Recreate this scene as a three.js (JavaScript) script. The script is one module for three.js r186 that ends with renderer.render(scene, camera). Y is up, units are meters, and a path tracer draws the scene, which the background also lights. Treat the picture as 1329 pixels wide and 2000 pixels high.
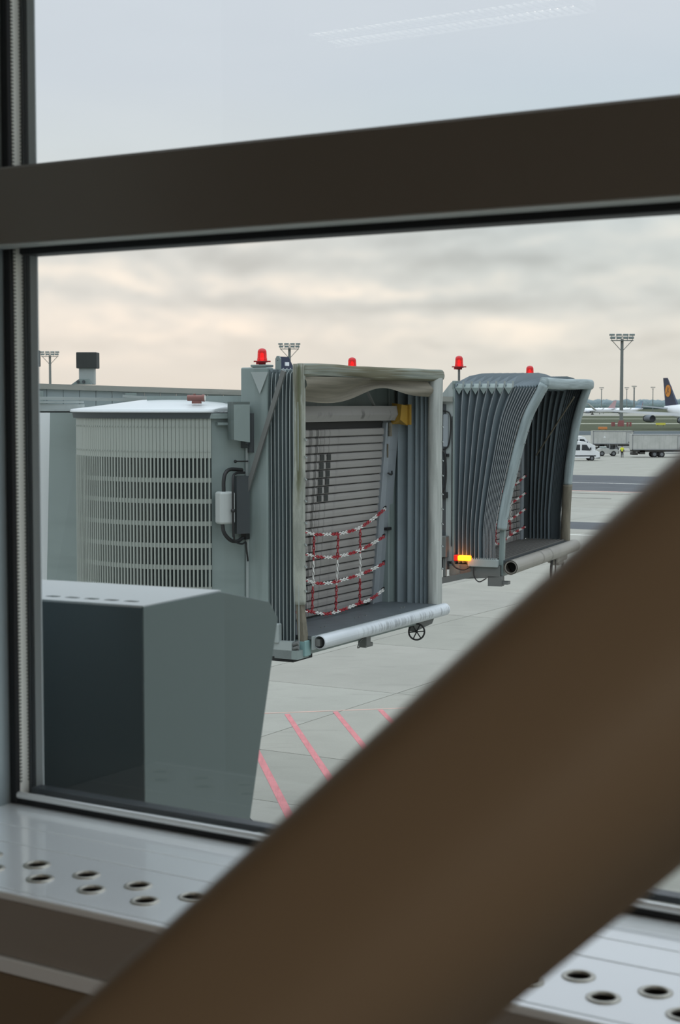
import * as THREE from 'three';
import { RoundedBoxGeometry } from 'three/addons/geometries/RoundedBoxGeometry.js';
import { mergeGeometries, mergeVertices, toCreasedNormals } from 'three/addons/utils/BufferGeometryUtils.js';
import { MarchingCubes } from 'three/addons/objects/MarchingCubes.js';
import { RectAreaLightUniformsLib } from 'three/addons/lights/RectAreaLightUniformsLib.js';

// ------------------------------------------------------------------ camera, sky, light, exposure
const EYE = 8.0, PITCH = Math.atan(210 / 3200);
const scene = new THREE.Scene();
const camera = new THREE.PerspectiveCamera(2 * Math.atan(1000 / 3200) * 180 / Math.PI, 1329 / 2000, 0.05, 20000);
camera.position.set(0, EYE, 0);
camera.rotation.set(-PITCH, 0, 0);
camera.focus = 20;
camera.userData.fStop = 8;
const renderer = new THREE.WebGLRenderer({ antialias: true });
renderer.toneMapping = THREE.LinearToneMapping;
renderer.toneMappingExposure = 1.12;
renderer.shadowMap.enabled = true;
RectAreaLightUniformsLib.init();
const LAMP_GLOW = 3, LAMP_POWER = 13, ROOM_POWER = 16;

// seeded noise
function rng(seed) { let s = seed >>> 0; return () => { s = (s + 0x6D2B79F5) | 0; let t = Math.imul(s ^ (s >>> 15), 1 | s); t = (t + Math.imul(t ^ (t >>> 7), 61 | t)) ^ t; return ((t ^ (t >>> 14)) >>> 0) / 4294967296; }; }
const hash2 = (x, y, s) => { let h = Math.imul(x, 374761393) + Math.imul(y, 668265263) + Math.imul(s, 974711); h = Math.imul(h ^ (h >>> 13), 1274126177); return ((h ^ (h >>> 16)) >>> 0) / 4294967296; };
const mod = (a, n) => ((a % n) + n) % n;
function vnoise(x, y, s = 1, px = 0, py = 0) {
  const xi = Math.floor(x), yi = Math.floor(y), fx = x - xi, fy = y - yi, u = fx * fx * (3 - 2 * fx), v = fy * fy * (3 - 2 * fy);
  const H = (a, b) => hash2(px ? mod(a, px) : a, py ? mod(b, py) : b, s);
  return (H(xi, yi) * (1 - u) + H(xi + 1, yi) * u) * (1 - v) + (H(xi, yi + 1) * (1 - u) + H(xi + 1, yi + 1) * u) * v;
}
function fbm(x, y, o = 4, s = 1, px = 0, py = 0) { let a = 0, w = .5, n = 0; for (let i = 0; i < o; i++) { a += w * vnoise(x, y, s + i, px, py); n += w; w *= .5; x *= 2; y *= 2; px *= 2; py *= 2; } return a / n; }
const lin = (c) => { c /= 255; return c <= .04045 ? c / 12.92 : Math.pow((c + .055) / 1.055, 2.4); };
const sm = (a, b, x) => { const t = Math.min(1, Math.max(0, (x - a) / (b - a))); return t * t * (3 - 2 * t); };

function makeSky() {
  const W = 2048, H = 1024, data = new Float32Array(W * H * 4);
  const keys = [[-90, 120, 120, 116, 1], [-2, 150, 150, 145, 1], [0, 221, 211, 198, 1], [1.2, 226, 217, 205, 1], [2.4, 229, 220, 208, 1], [3.6, 218, 214, 206, 1], [4.6, 214, 212, 205, 1], [5.8, 211, 211, 206, 1], [7, 208, 212, 210, 1], [8.5, 204, 211, 213, 1], [11, 199, 207, 214, 1], [15, 201, 209, 217, 1], [35, 204, 212, 222, 1.6], [60, 205, 215, 220, 2.4], [90, 205, 215, 220, 2.9]];
  const g = (e, c, w) => Math.exp(-(((e - c) / w) ** 2));
  for (let r = 0; r < H; r++) {
    const e = ((r + .5) / H - .5) * 180;
    let k = 0; while (k < keys.length - 2 && e > keys[k + 1][0]) k++;
    const A = keys[k], B = keys[k + 1], f = Math.min(1, Math.max(0, (e - A[0]) / (B[0] - A[0])));
    const base = [1, 2, 3].map((i) => lin(A[i]) * A[4] * (1 - f) + lin(B[i]) * B[4] * f);
    for (let c = 0; c < W; c++) {
      const az = ((c + .5) / W - .25) * 360;                    // degrees to the right of straight ahead
      const wa = mod(az + 180, 360) - 180;
      const warp = (fbm(az * .22 + 900, e * .5, 3, 7) - .5) * 1.3 + wa * .018;
      const n1 = fbm(az * .3 + 500, (e + warp) * 1.5, 5, 21) - .5, n2 = fbm(az * .9 + 300, (e + warp) * 3.2, 4, 33) - .5;
      const inCloud = sm(.8, 2.4, e) * (1 - sm(6.5, 9, e));
      const ee = e + warp * .8;
      const left = 1 - sm(2, 9, wa) * .75;
      let add = inCloud * (n1 * .42 + n2 * .26) + .24 * left * g(ee, 4.15, .34) * (0.7 + n2) + .12 * left * g(ee, 2.8, .45) - .12 * g(ee, 3.5, .28) - .1 * g(ee, 5.0, .4);
      add += .03 * n1 * sm(0, 1, e);
      const m = 1 + add, gr = sm(-6, 8, wa) * (1 - sm(90, 180, wa)) * (1 - sm(9, 14, e)), o = (r * W + c) * 4;
      const warm = Math.max(0, add) * .35;
      data[o] = base[0] * m * (1 + warm) * (1 - .1 * gr); data[o + 1] = base[1] * m * (1 - .045 * gr); data[o + 2] = base[2] * m * (1 - warm * .8) * (1 - .02 * gr); data[o + 3] = 1;
    }
  }
  const t = new THREE.DataTexture(data, W, H, THREE.RGBAFormat, THREE.FloatType);
  t.mapping = THREE.EquirectangularReflectionMapping; t.magFilter = t.minFilter = THREE.LinearFilter; t.wrapS = THREE.RepeatWrapping; t.colorSpace = THREE.LinearSRGBColorSpace; t.needsUpdate = true;
  return t;
}
const skyTexture = makeSky();
scene.background = skyTexture;
scene.environment = skyTexture;

// ------------------------------------------------------------------ frames and helpers
const V = (x, y, z) => new THREE.Vector3(x, y, z), RAD = Math.PI / 180;
const M4 = () => new THREE.Matrix4();
const frameY = (x, y, z, ang) => M4().makeTranslation(x, y, z).multiply(M4().makeRotationY(ang));
const WORLD = M4();
const FAC = 32.8 * RAD;
const FW = frameY(0, EYE, 0, -FAC);                      // facade frame: x along the window to the right, y above the eye, z = -(distance in front of the facade origin)
const F1 = frameY(-.40, 0, -18.6, Math.atan2(.8816, .472)); // first bridge: x across its mouth, z out of its mouth
const F2 = frameY(2.75, 0, -27.4, Math.atan2(.9316, .3634));
const GRID = 30.2 * RAD, GU = [Math.cos(GRID), Math.sin(GRID)], GV = [-Math.sin(GRID), Math.cos(GRID)];
const gxz = (u, v) => [u * GU[0] + v * GV[0], u * GU[1] + v * GV[1]];

const used = {};
function numbered(n) { const k = used[n] = (used[n] ?? -1) + 1; return k ? `${n}_${String(k).padStart(3, '0')}` : n; }
function tag(o, label, category, group, kind) { if (label) o.userData.label = label; if (category) o.userData.category = category; if (group) o.userData.group = group; if (kind) o.userData.kind = kind; return o; }
function thing(name, label, category, o = {}) {
  const g = new THREE.Group(); g.name = numbered(name);
  g.frame = o.frame ?? WORLD; g.org = o.at ?? V(0, 0, 0);
  M4().copy(g.frame).multiply(M4().makeTranslation(g.org.x, g.org.y, g.org.z)).decompose(g.position, g.quaternion, g.scale);
  scene.add(g);
  return tag(g, label, category, o.group, o.kind);
}
const structure = (name, label, o = {}) => thing(name, label, null, { ...o, kind: 'structure' });
function clean(g) { let q = g.index ? g.toNonIndexed() : g; for (const k of Object.keys(q.attributes)) if (!['position', 'normal', 'uv', 'color'].includes(k)) q.deleteAttribute(k); if (!q.attributes.normal) q.computeVertexNormals(); return q; }
function merge(list) {
  const l = list.flat(9).filter(Boolean).map(clean), uv = l.every((g) => g.attributes.uv), col = l.every((g) => g.attributes.color);
  for (const g of l) { if (!uv && g.attributes.uv) g.deleteAttribute('uv'); if (!col && g.attributes.color) g.deleteAttribute('color'); }
  return l.length === 1 ? l[0] : mergeGeometries(l);
}
function part(name, geo, mat, parent, o = {}) {
  let g = Array.isArray(geo) ? merge(geo) : geo;
  let root = parent; while (root && !root.frame && root.parent) root = root.parent;
  if (o.frame && root?.frame) g = g.clone().applyMatrix4(M4().copy(root.frame).invert().multiply(o.frame));
  const m = new THREE.Mesh(g, mat); m.name = name; m.castShadow = m.receiveShadow = true;
  if (o.pos) m.position.copy(o.pos);
  if (o.rot) m.rotation.set(...o.rot);
  if (parent.org) m.position.sub(parent.org);
  if (o.label) m.userData.label = o.label;
  if (o.kind) m.userData.kind = o.kind;
  parent.add(m);
  return m;
}
function parts(name, list, m, parent, o) { return list.flat(9).map((g) => part(name, g, m, parent, o)); }
const tr = (g, x, y, z) => g.translate(x, y, z);
const box = (x0, x1, y0, y1, z0, z1) => boxUV(new THREE.BoxGeometry(x1 - x0, y1 - y0, z1 - z0).translate((x0 + x1) / 2, (y0 + y1) / 2, (z0 + z1) / 2));
const rbox = (x0, x1, y0, y1, z0, z1, r = .01, s = 2) => boxUV(new RoundedBoxGeometry(x1 - x0, y1 - y0, z1 - z0, s, Math.min(r, .49 * Math.min(x1 - x0, y1 - y0, z1 - z0))).translate((x0 + x1) / 2, (y0 + y1) / 2, (z0 + z1) / 2));
function bar(p, q, w, h) { // square bar from p to q
  const d = q.clone().sub(p), L = d.length(), g = new THREE.BoxGeometry(w, h, L); d.normalize();
  const up = Math.abs(d.y) > .95 ? V(1, 0, 0) : V(0, 1, 0), x = up.clone().cross(d).normalize(), y = d.clone().cross(x);
  return g.applyMatrix4(M4().makeBasis(x, y, d).setPosition(p.clone().add(q).multiplyScalar(.5)));
}
function rod(p, q, r, s = 8, r2 = r) { const d = q.clone().sub(p), g = new THREE.CylinderGeometry(r2, r, d.length(), s); return g.applyQuaternion(new THREE.Quaternion().setFromUnitVectors(V(0, 1, 0), d.clone().normalize())).translate((p.x + q.x) / 2, (p.y + q.y) / 2, (p.z + q.z) / 2); }
const tube = (pts, r, seg = 24, rad = 8, closed = false) => new THREE.TubeGeometry(new THREE.CatmullRomCurve3(pts, closed, 'centripetal'), seg, r, rad, closed);
function lathe(prof, s = 20) { return new THREE.LatheGeometry(prof.map((p) => new THREE.Vector2(p[0], p[1])), s); }
function boxUV(g, k = 1) { // uv in metres by the dominant axis of each normal
  const p = g.attributes.position, n = g.attributes.normal, uv = new Float32Array(p.count * 2);
  for (let i = 0; i < p.count; i++) { const ax = Math.abs(n.getX(i)), ay = Math.abs(n.getY(i)), az = Math.abs(n.getZ(i)); const [a, b] = ay >= ax && ay >= az ? [p.getX(i), p.getZ(i)] : ax >= az ? [p.getZ(i), p.getY(i)] : [p.getX(i), p.getY(i)]; uv[2 * i] = a * k; uv[2 * i + 1] = b * k; }
  g.setAttribute('uv', new THREE.BufferAttribute(uv, 2)); return g;
}
function loft(rows, closed = false, caps = false) { // rows of equal length -> skin
  const n = rows[0].length, pos = [], uv = [], idx = [];
  rows.forEach((r, i) => r.forEach((p, j) => { pos.push(p.x, p.y, p.z); uv.push(i / (rows.length - 1), j / (n - 1)); }));
  for (let i = 0; i < rows.length - 1; i++) for (let j = 0; j < (closed ? n : n - 1); j++) { const a = i * n + j, b = i * n + (j + 1) % n, c = a + n, d = b + n; idx.push(a, b, c, b, d, c); }
  if (caps) for (const i of [0, rows.length - 1]) { const c = pos.length / 3, m = rows[i].reduce((s, p) => s.add(p), V(0, 0, 0)).multiplyScalar(1 / n); pos.push(m.x, m.y, m.z); uv.push(0, 0); for (let j = 0; j < n; j++) { const a = i * n + j, b = i * n + (j + 1) % n; i ? idx.push(a, b, c) : idx.push(b, a, c); } }
  const g = new THREE.BufferGeometry(); g.setAttribute('position', new THREE.Float32BufferAttribute(pos, 3)); g.setAttribute('uv', new THREE.Float32BufferAttribute(uv, 2)); g.setIndex(idx); g.computeVertexNormals(); return g;
}
const flat = (g) => { const q = g.toNonIndexed(); q.computeVertexNormals(); return q; };
function prism(a, b) { return flat(loft([a, b], true, true)); }   // hull between two equal polygons
function extrude(pts, depth, bevel = 0, holes = []) { const s = new THREE.Shape(pts.map((p) => new THREE.Vector2(p[0], p[1]))); for (const h of holes) s.holes.push(h); return new THREE.ExtrudeGeometry(s, { depth, bevelEnabled: bevel > 0, bevelSize: bevel, bevelThickness: bevel, bevelSegments: 2, curveSegments: 20 }); }

// ------------------------------------------------------------------ textures and materials
function tex(w, h, f, rx = 1, ry = 1, srgb = true) {
  const d = new Uint8Array(w * h * 4);
  for (let y = 0; y < h; y++) for (let x = 0; x < w; x++) { const c = f(x / w, y / h), o = (y * w + x) * 4; for (let i = 0; i < 3; i++) d[o + i] = Math.max(0, Math.min(255, Array.isArray(c) ? c[i] : c)); d[o + 3] = 255; }
  const t = new THREE.DataTexture(d, w, h); t.wrapS = t.wrapT = THREE.RepeatWrapping; t.magFilter = THREE.LinearFilter; t.minFilter = THREE.LinearMipmapLinearFilter; t.generateMipmaps = true; if (srgb) t.colorSpace = THREE.SRGBColorSpace; t.repeat.set(rx, ry); t.needsUpdate = true; return t;
}
const mixc = (a, b, t) => [0, 1, 2].map((i) => a[i] + (b[i] - a[i]) * t);
const concreteTex = tex(1024, 1024, (u, v) => {
  const a = fbm(u * 4, v * 4, 5, 3, 4, 4), b = fbm(u * 12, v * 12, 3, 9, 12, 12), c = vnoise(u * 400, v * 400, 5, 400, 400), s = sm(.62, .78, fbm(u * 6, v * 20, 4, 14, 6, 20));
  return mixc([208, 207, 199], [180, 180, 172], Math.min(1, a * .5 + b * .35 + c * .22)).map((x) => x * (1 - .035 * s));
}, 1 / 9, 1 / 9);
const clothTex = tex(512, 512, (u, v) => { const a = fbm(u * 6, v * 6, 5, 40, 6, 6), b = vnoise(u * 128, v * 128, 41, 128, 128); return mixc([206, 208, 203], [168, 171, 166], sm(.25, .8, a) * .8 + b * .2); });
const mossTex = tex(512, 1024, (u, v) => { // v runs up the roll, u around it
  const a = fbm(u * 5, v * 10, 5, 50, 5, 10), b = vnoise(u * 128, v * 256, 51, 128, 256);
  let c = mixc([196, 198, 190], [150, 154, 147], sm(.3, .75, a) * .75 + b * .25);
  const m = sm(.32, .62, fbm(u * 8, v * 14, 4, 60, 8, 14) + .62 * Math.exp(-(((mod(u, 1) - .85) / .06) ** 2)) * Math.exp(-(((v - .72) / .22) ** 2)) - .06);
  c = mixc(c, [74, 76, 46], m * .68 * sm(.36, .55, v) * Math.exp(-(((mod(u, 1) - .85) / .085) ** 2)));
  return mixc(c, [112, 108, 92], .6 * sm(.55, .75, fbm(u * 10, v * 10, 4, 71, 10, 10)) * sm(.3, .9, v));
});
const topMossTex = tex(1024, 256, (u, v) => { const a = fbm(u * 10, v * 4, 5, 80, 10, 4); let c = mixc([188, 191, 184], [138, 143, 137], sm(.25, .75, a)); const m = sm(.45, .72, fbm(u * 16, v * 3, 4, 85, 16, 3) + .25 * sm(.15, .5, v) * (1 - sm(.5, .8, v))); return mixc(c, [104, 96, 72], m * .75); });
const shutterTex = tex(512, 512, (u, v) => { const a = fbm(u * 3, v * 10, 4, 90, 3, 10), st = sm(.5, .75, fbm(u * 70, v * 3, 3, 95, 70, 3)) * sm(.45, .7, fbm(u * 2.001, v * 5, 3, 97, 2, 5)); return mixc([192, 190, 187], [166, 164, 162], a).map((x) => x * (1 - .42 * st)); });
const pipeTex = tex(1024, 256, (u, v) => { const a = fbm(u * 8, v * 4, 4, 110, 8, 4), st = sm(.5, .68, fbm(u * 150, v * 3, 2, 115, 150, 3)) * sm(.12, .2, mod(v + .25, 1)) * (1 - sm(.3, .42, mod(v + .25, 1))) * sm(.15, .45, u); return mixc([214, 220, 224], [182, 189, 193], a).map((x) => x * (1 - .17 * st)); });
const panelTex = tex(512, 512, (u, v) => { const a = fbm(u * 4, v * 4, 5, 120, 4, 4), st = sm(.5, .8, fbm(u * 24, v * 2, 4, 125, 24, 2)); return mixc([255, 255, 255], [214, 216, 214], a * .8 + st * .35); });
const roughTex = tex(512, 512, (u, v) => 255 * (.55 + .45 * fbm(u * 8, v * 8, 5, 130, 8, 8)), 1, 1, false);
const grainTex = tex(512, 512, (u, v) => 120 + 90 * vnoise(u * 256, v * 256, 140, 256, 256) + 45 * vnoise(u * 128, v * 128, 141, 128, 128), 1, 1, false);
const grassTex = tex(512, 512, (u, v) => { const a = fbm(u * 10, v * 10, 5, 150, 10, 10); return mixc([112, 116, 86], [82, 92, 62], a); }, 1 / 60, 1 / 60);
const asphaltTex = tex(512, 512, (u, v) => { const a = fbm(u * 6, v * 6, 5, 160, 6, 6); return mixc([118, 123, 129], [96, 101, 107], a); }, 1 / 14, 1 / 14);
const rep = (t, x, y) => { const c = t.clone(); c.repeat.set(x, y); c.needsUpdate = true; return c; };

const std = (c, r = .6, m = 0, o = {}) => new THREE.MeshStandardMaterial({ color: c, roughness: r, metalness: m, side: THREE.DoubleSide, ...o });
const phy = (c, r = .6, m = 0, o = {}) => new THREE.MeshPhysicalMaterial({ color: c, roughness: r, metalness: m, side: THREE.DoubleSide, ...o });
const mat = {
  concrete: std('#c6c6c2', .85, 0, { map: concreteTex }), joint: std('#4a4b47', .9),
  asphalt: std('#b4b6b6', .85, 0, { map: asphaltTex }), grass: std('#9ca38c', 1, 0, { map: grassTex }),
  lanePaint: std('#d6d6d0', .7), redPaint: std('#cf7f83', .75, 0, { map: rep(panelTex, 1, 1) }), pinkPaint: std('#c9a89c', .8), drain: std('#57544e', .8), paleTaxi: std('#a4a695', .9),
  brown: std('#84745f', .42, .1, { bumpMap: rep(grainTex, 3, 3), bumpScale: .0001 }), transom: std('#7a736a', .38, .2, { bumpMap: rep(grainTex, 3, 3), bumpScale: .00008 }),
  sill: phy('#f4f9fb', .26, .12, { clearcoat: 1, clearcoatRoughness: .05 }), alu: phy('#c4ccd0', .22, .8), bead: phy('#eef2f4', .25, .35, { clearcoat: .6, clearcoatRoughness: .1 }), soffit: std('#b4b8b4', .45), aluDull: std('#aab3b6', .5, .3), rubber: std('#101317', .6), darkFrame: std('#2a3034', .4, .3),
  ring: phy('#b6b4aa', .3, .5), ringHole: std('#140f0d', .95), spacer: std('#eef0ea', .4, .1), panelBlue: std('#a9b8be', .35, .25),
  fascia: std('#9c968e', .5, .1), glass: phy('#ffffff', 0, 0, { transmission: 1, thickness: 0, ior: 1.5 }),
  roomWall: std('#a59d92', .9), roomFloor: std('#75685c', .6), roomCeil: std('#938d84', .9),
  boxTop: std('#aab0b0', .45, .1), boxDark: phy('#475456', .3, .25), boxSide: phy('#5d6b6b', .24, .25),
  cab: std('#8a9896', .5, .05, { map: rep(panelTex, .5, .5) }), cabLight: std('#a8b1b0', .5, .05, { map: rep(panelTex, .5, .5) }), cabDark: std('#3a4144', .6), cabBlack: std('#15181a', .7),
  jamb: std('#9aa2a8', .45, .05, { map: rep(panelTex, .6, .6) }), white: std('#dfe4e4', .4, .05), roofWhite: std('#c8cdce', .35, .05),
  bellows: std('#738083', .75, 0, { map: rep(panelTex, 1, 2) }), ribB: std('#8f9496', .6), bellowsIn: std('#8d9aa0', .75, 0, { map: rep(panelTex, 1, 2) }), bellowsB: std('#79868d', .7, 0, { map: rep(panelTex, 1, 2) }),
  cloth: std('#dfe2e2', .85, 0, { map: rep(clothTex, 2, 1) }), clothB: std('#c3d2da', .7, 0, { map: rep(clothTex, 2, 1) }), clothDirty: std('#9a9284', .85, 0, { map: rep(clothTex, 2, 1) }), moss: std('#e2e4e0', .9, 0, { map: mossTex }), topMoss: std('#d4d8d2', .9, 0, { map: topMossTex }),
  slat: std('#d4d4d2', .5, .15, { map: rep(shutterTex, .4, .4) }), pipe: std('#ffffff', .4, .1, { map: pipeTex }), pipeGrey: std('#a39f97', .6, .1, { map: rep(panelTex, 1, 1) }),
  floorPlate: std('#646c71', .5, .2, { map: rep(panelTex, 2, 2) }), floorRib: std('#5a5955', .6, .1),
  lamella: std('#989f98', .5, .1), drumGlass: phy('#26312f', .25, 0, {}), tunnelPanel: std('#909d9f', .45, .05), coping: std('#8b8d86', .7, 0, { map: rep(panelTex, 1, 1) }),
  yellow: std('#a5822f', .6), teal: std('#7fa09f', .5), steel: std('#6d706e', .5, .3), black: std('#191b1d', .5), tank: std('#aab0ae', .5),
  chain: std('#ffffff', .45, 0, { vertexColors: true }),
  dome: phy('#d01418', .22, 0, { transmission: .6, thickness: 0, emissive: '#1c0102' }), domeRim: std('#a3252a', .45), bulb: std('#ff4030', .4, 0, { emissive: '#ff2a14', emissiveIntensity: 1.6 }),
  amber: std('#ff9a30', .3, 0, { emissive: '#ff8a12', emissiveIntensity: 3 }), amberRed: std('#d02012', .3, 0, { emissive: '#c01808', emissiveIntensity: .8 }),
  copper: std('#7a4f48', .5, .1), lens: std('#e8e4dc', .2), ventDark: std('#2c302e', .7, 0, { map: rep(panelTex, 2, 2) }),
  plane: std('#e6eaee', .4), nacelle: std('#6d747b', .5), planeGrey: std('#c0c8ce', .4), navy: std('#182746', .4), orange: std('#d98a2b', .5), darkEngine: std('#23262c', .5), tailPink: std('#b79a9c', .6), tailBlue: std('#7d93a3', .6), tailRed: std('#a5545a', .6),
  vanWhite: std('#dfe3e5', .35), winDark: std('#2b3238', .2), tyre: std('#1c1d1f', .8), hub: std('#74787b', .5, .3), bumper: std('#2f3338', .6), trailer: std('#bfc1bd', .5, 0, { map: rep(panelTex, .3, .3) }), trailerEdge: std('#7e8284', .5), chassis: std('#34332f', .7), trailerDoor: std('#a9acaa', .5),
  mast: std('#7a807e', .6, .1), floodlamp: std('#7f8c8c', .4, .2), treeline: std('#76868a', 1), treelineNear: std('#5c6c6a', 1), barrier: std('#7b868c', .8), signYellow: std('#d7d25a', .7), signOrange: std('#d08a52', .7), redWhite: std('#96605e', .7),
  vest: std('#d3da3c', .7), trousers: std('#23272e', .9), skin: std('#a77d66', .8),
};

// ------------------------------------------------------------------ large structure outdoors: ground, lanes, grass
{
  const g = structure('ground', 'pale grey concrete airport apron laid in large slabs');
  part('concrete_field', boxUV(new THREE.PlaneGeometry(16000, 16000).rotateX(-Math.PI / 2).translate(0, -.032, -3000)), mat.concrete, g);
  const tints = ['#c2c1be', '#c9c9c6', '#bdbdb9', '#c6c5c1'].map((c, i) => { const t = concreteTex.clone(); t.offset.set(i * .27, i * .41); t.needsUpdate = true; return std(c, .85, 0, { map: t }); });
  const rows = [-7, -19.4, -27.5, -31.6, -39.7, -47.7, -55.7, -63.7, -71.7, -79.7, -87.7, -95.7, -103.7, -111.7, -119.7, -127.7], cosP = Math.cos(PITCH), sinP = Math.sin(PITCH), rand = rng(4);
  const seen = (x, z) => { const y = -EYE, yc = y * cosP - z * sinP, zc = -y * sinP - z * cosP; return zc > 1 ? [664.5 + 3200 * x / zc, 1000 - 3200 * yc / zc] : null; };
  const joints = [];
  for (let i = 0; i < rows.length - 1; i++) for (let j = -24; j < 18; j++) {
    const u0 = -21.3 + j * 5.5, u1 = u0 + 5.5, v0 = rows[i + 1], v1 = rows[i];
    const cs = [[u0, v0], [u1, v0], [u1, v1], [u0, v1]].map((c) => gxz(...c)), px = cs.map((c) => seen(...c)).filter(Boolean);
    if (px.length < 4 || Math.max(...px.map((p) => p[0])) < 380 || Math.min(...px.map((p) => p[0])) > 1420 || Math.min(...px.map((p) => p[1])) > 1800) continue;
    const e = .016, a = gxz(u0 + e, v0 + e), b = gxz(u1 - e, v0 + e), c = gxz(u1 - e, v1 - e), d = gxz(u0 + e, v1 - e), P = (q, y) => V(q[0], y, q[1]);
    const dz = (rand() - .5) * .004;
    part('concrete_slab', boxUV(prism([P(d, -.03), P(c, -.03), P(b, -.03), P(a, -.03)], [P(d, dz), P(c, dz), P(b, dz), P(a, dz)])), tints[Math.floor(rand() * 4)], g);
    const f = -.02, A = gxz(u0 - f, v0 - f), B = gxz(u1 + f, v0 - f), C = gxz(u1 + f, v1 + f), D = gxz(u0 - f, v1 + f);
    joints.push(prism([P(D, -.0315), P(C, -.0315), P(B, -.0315), P(A, -.0315)], [P(D, -.026), P(C, -.026), P(B, -.026), P(A, -.026)]));
  }
  part('joint_filler', joints, mat.joint, g, { kind: 'stuff' });
  const strip = (u0, u1, v0, v1, y0 = -.035, y1 = -.02) => { const q = [[u0, v0], [u1, v0], [u1, v1], [u0, v1]].map((c) => gxz(...c)), P = (c, y) => V(c[0], y, c[1]); return boxUV(prism(q.map((c) => P(c, y0)).reverse(), q.map((c) => P(c, y1)).reverse())); };
  const lane = structure('taxi_lane', 'dark grey asphalt taxi lane crossing the apron before the parked trailers');
  part('asphalt', strip(-500, 500, -175, -143.5), mat.asphalt, lane);
  part('lane_line', strip(-500, 500, -158.3, -157.9, -.03, -.012), mat.lanePaint, lane);
  part('edge_line', strip(-500, 500, -143.3, -142.6, -.03, -.012), mat.pinkPaint, lane);
  const dr = structure('drain_1', 'long dark slot drain in the concrete beside the asphalt lane'); part('drain_slot', strip(-57, -51, -139.4, -139.0), mat.drain, dr);
  const dr2 = structure('drain_2', 'shorter dark slot drain set nearer than the longer one'); part('drain_slot', strip(-55, -50.2, -132.4, -132.0), mat.drain, dr2);
  const wl = structure('ground_line', 'thin white painted line across the apron beyond the far boarding bridge'); part('white_line', strip(-60, 40, -94.3, -94.0, -.03, .006), mat.lanePaint, wl);
  const dp = structure('asphalt_patch', 'dark grey repaired asphalt patch beyond the far boarding bridge'); part('patch', strip(-48, -36.5, -104.6, -98.6, -.03, .005), mat.asphalt, dp);
  // red hatching on the near slabs
  const hatch = thing('hatch_marking', 'faded red diagonal hatching painted on the concrete apron under the near boarding bridge', 'marking', { at: V(-.5, 0, -40), kind: 'structure' });
  const quad = (q) => { const P = (c, y) => V(c[0], y, c[1]); return boxUV(prism(q.map((c) => P(c, .001)), q.map((c) => P(c, .007)))); };
  part('hatch_stripe', quad([[-1.44, -41.97], [-1.31, -42.02], [.55, -30.4], [.38, -30.3]]), mat.redPaint, hatch);
  part('hatch_stripe', quad([[-.19, -42.3], [-.06, -42.34], [1.8, -30.7], [1.63, -30.6]]), mat.redPaint, hatch);
  part('hatch_stripe', quad([[.99, -42.56], [1.12, -42.6], [2.95, -31], [2.8, -30.9]]), mat.redPaint, hatch);
  part('hatch_stripe', quad([[-2.67, -41.7], [-2.54, -41.75], [-.68, -30.1], [-.85, -30]]), mat.redPaint, hatch);
  part('hatch_border', quad([[-6, -41.22], [-6, -41.29], [4.5, -43.42], [4.5, -43.35]]), mat.pinkPaint, hatch);

  const gr = structure('grass_field', 'dull green grass between the taxiways beyond the trailers');
  part('turf', boxUV(box(-900, 1500, -.04, .01, -1150, -432)), mat.grass, gr); part('turf', boxUV(box(-1200, 2400, -.04, .01, -3600, -1550)), mat.grass, gr);
  const p1 = structure('taxiway_1', 'pale taxiway strip across the grass'); part('pavement', box(-900, 1500, -.01, .05, -692, -674), mat.paleTaxi, p1);
  const p2 = structure('taxiway_2', 'narrower pale taxiway strip farther across the grass'); part('pavement', box(-900, 1500, -.01, .05, -920, -896), mat.paleTaxi, p2);
  // tree line on the horizon
  const tl = thing('treeline', 'hazy blue grey line of distant woods along the horizon', 'trees', { at: V(600, 0, -3200), kind: 'stuff' });
  const blob = new THREE.IcosahedronGeometry(1, 1), rr = rng(77), mk = (n, z0, z1, y, s, x0, x1) => { const l = []; for (let i = 0; i < n; i++) { const g2 = blob.clone(), w = s * (.8 + rr() * .8), h = y * (.85 + .28 * rr()); g2.scale(w, h, w); g2.translate(x0 + (x1 - x0) * (i + rr()) / n, h * .35, z0 + (z1 - z0) * rr()); l.push(g2); } return l; };
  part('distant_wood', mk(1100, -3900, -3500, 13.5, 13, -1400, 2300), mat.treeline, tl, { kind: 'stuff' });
  part('near_wood', mk(900, -3000, -2800, 6.5, 8, -1100, 1900), mat.treelineNear, tl, { kind: 'stuff' });
}

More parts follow.
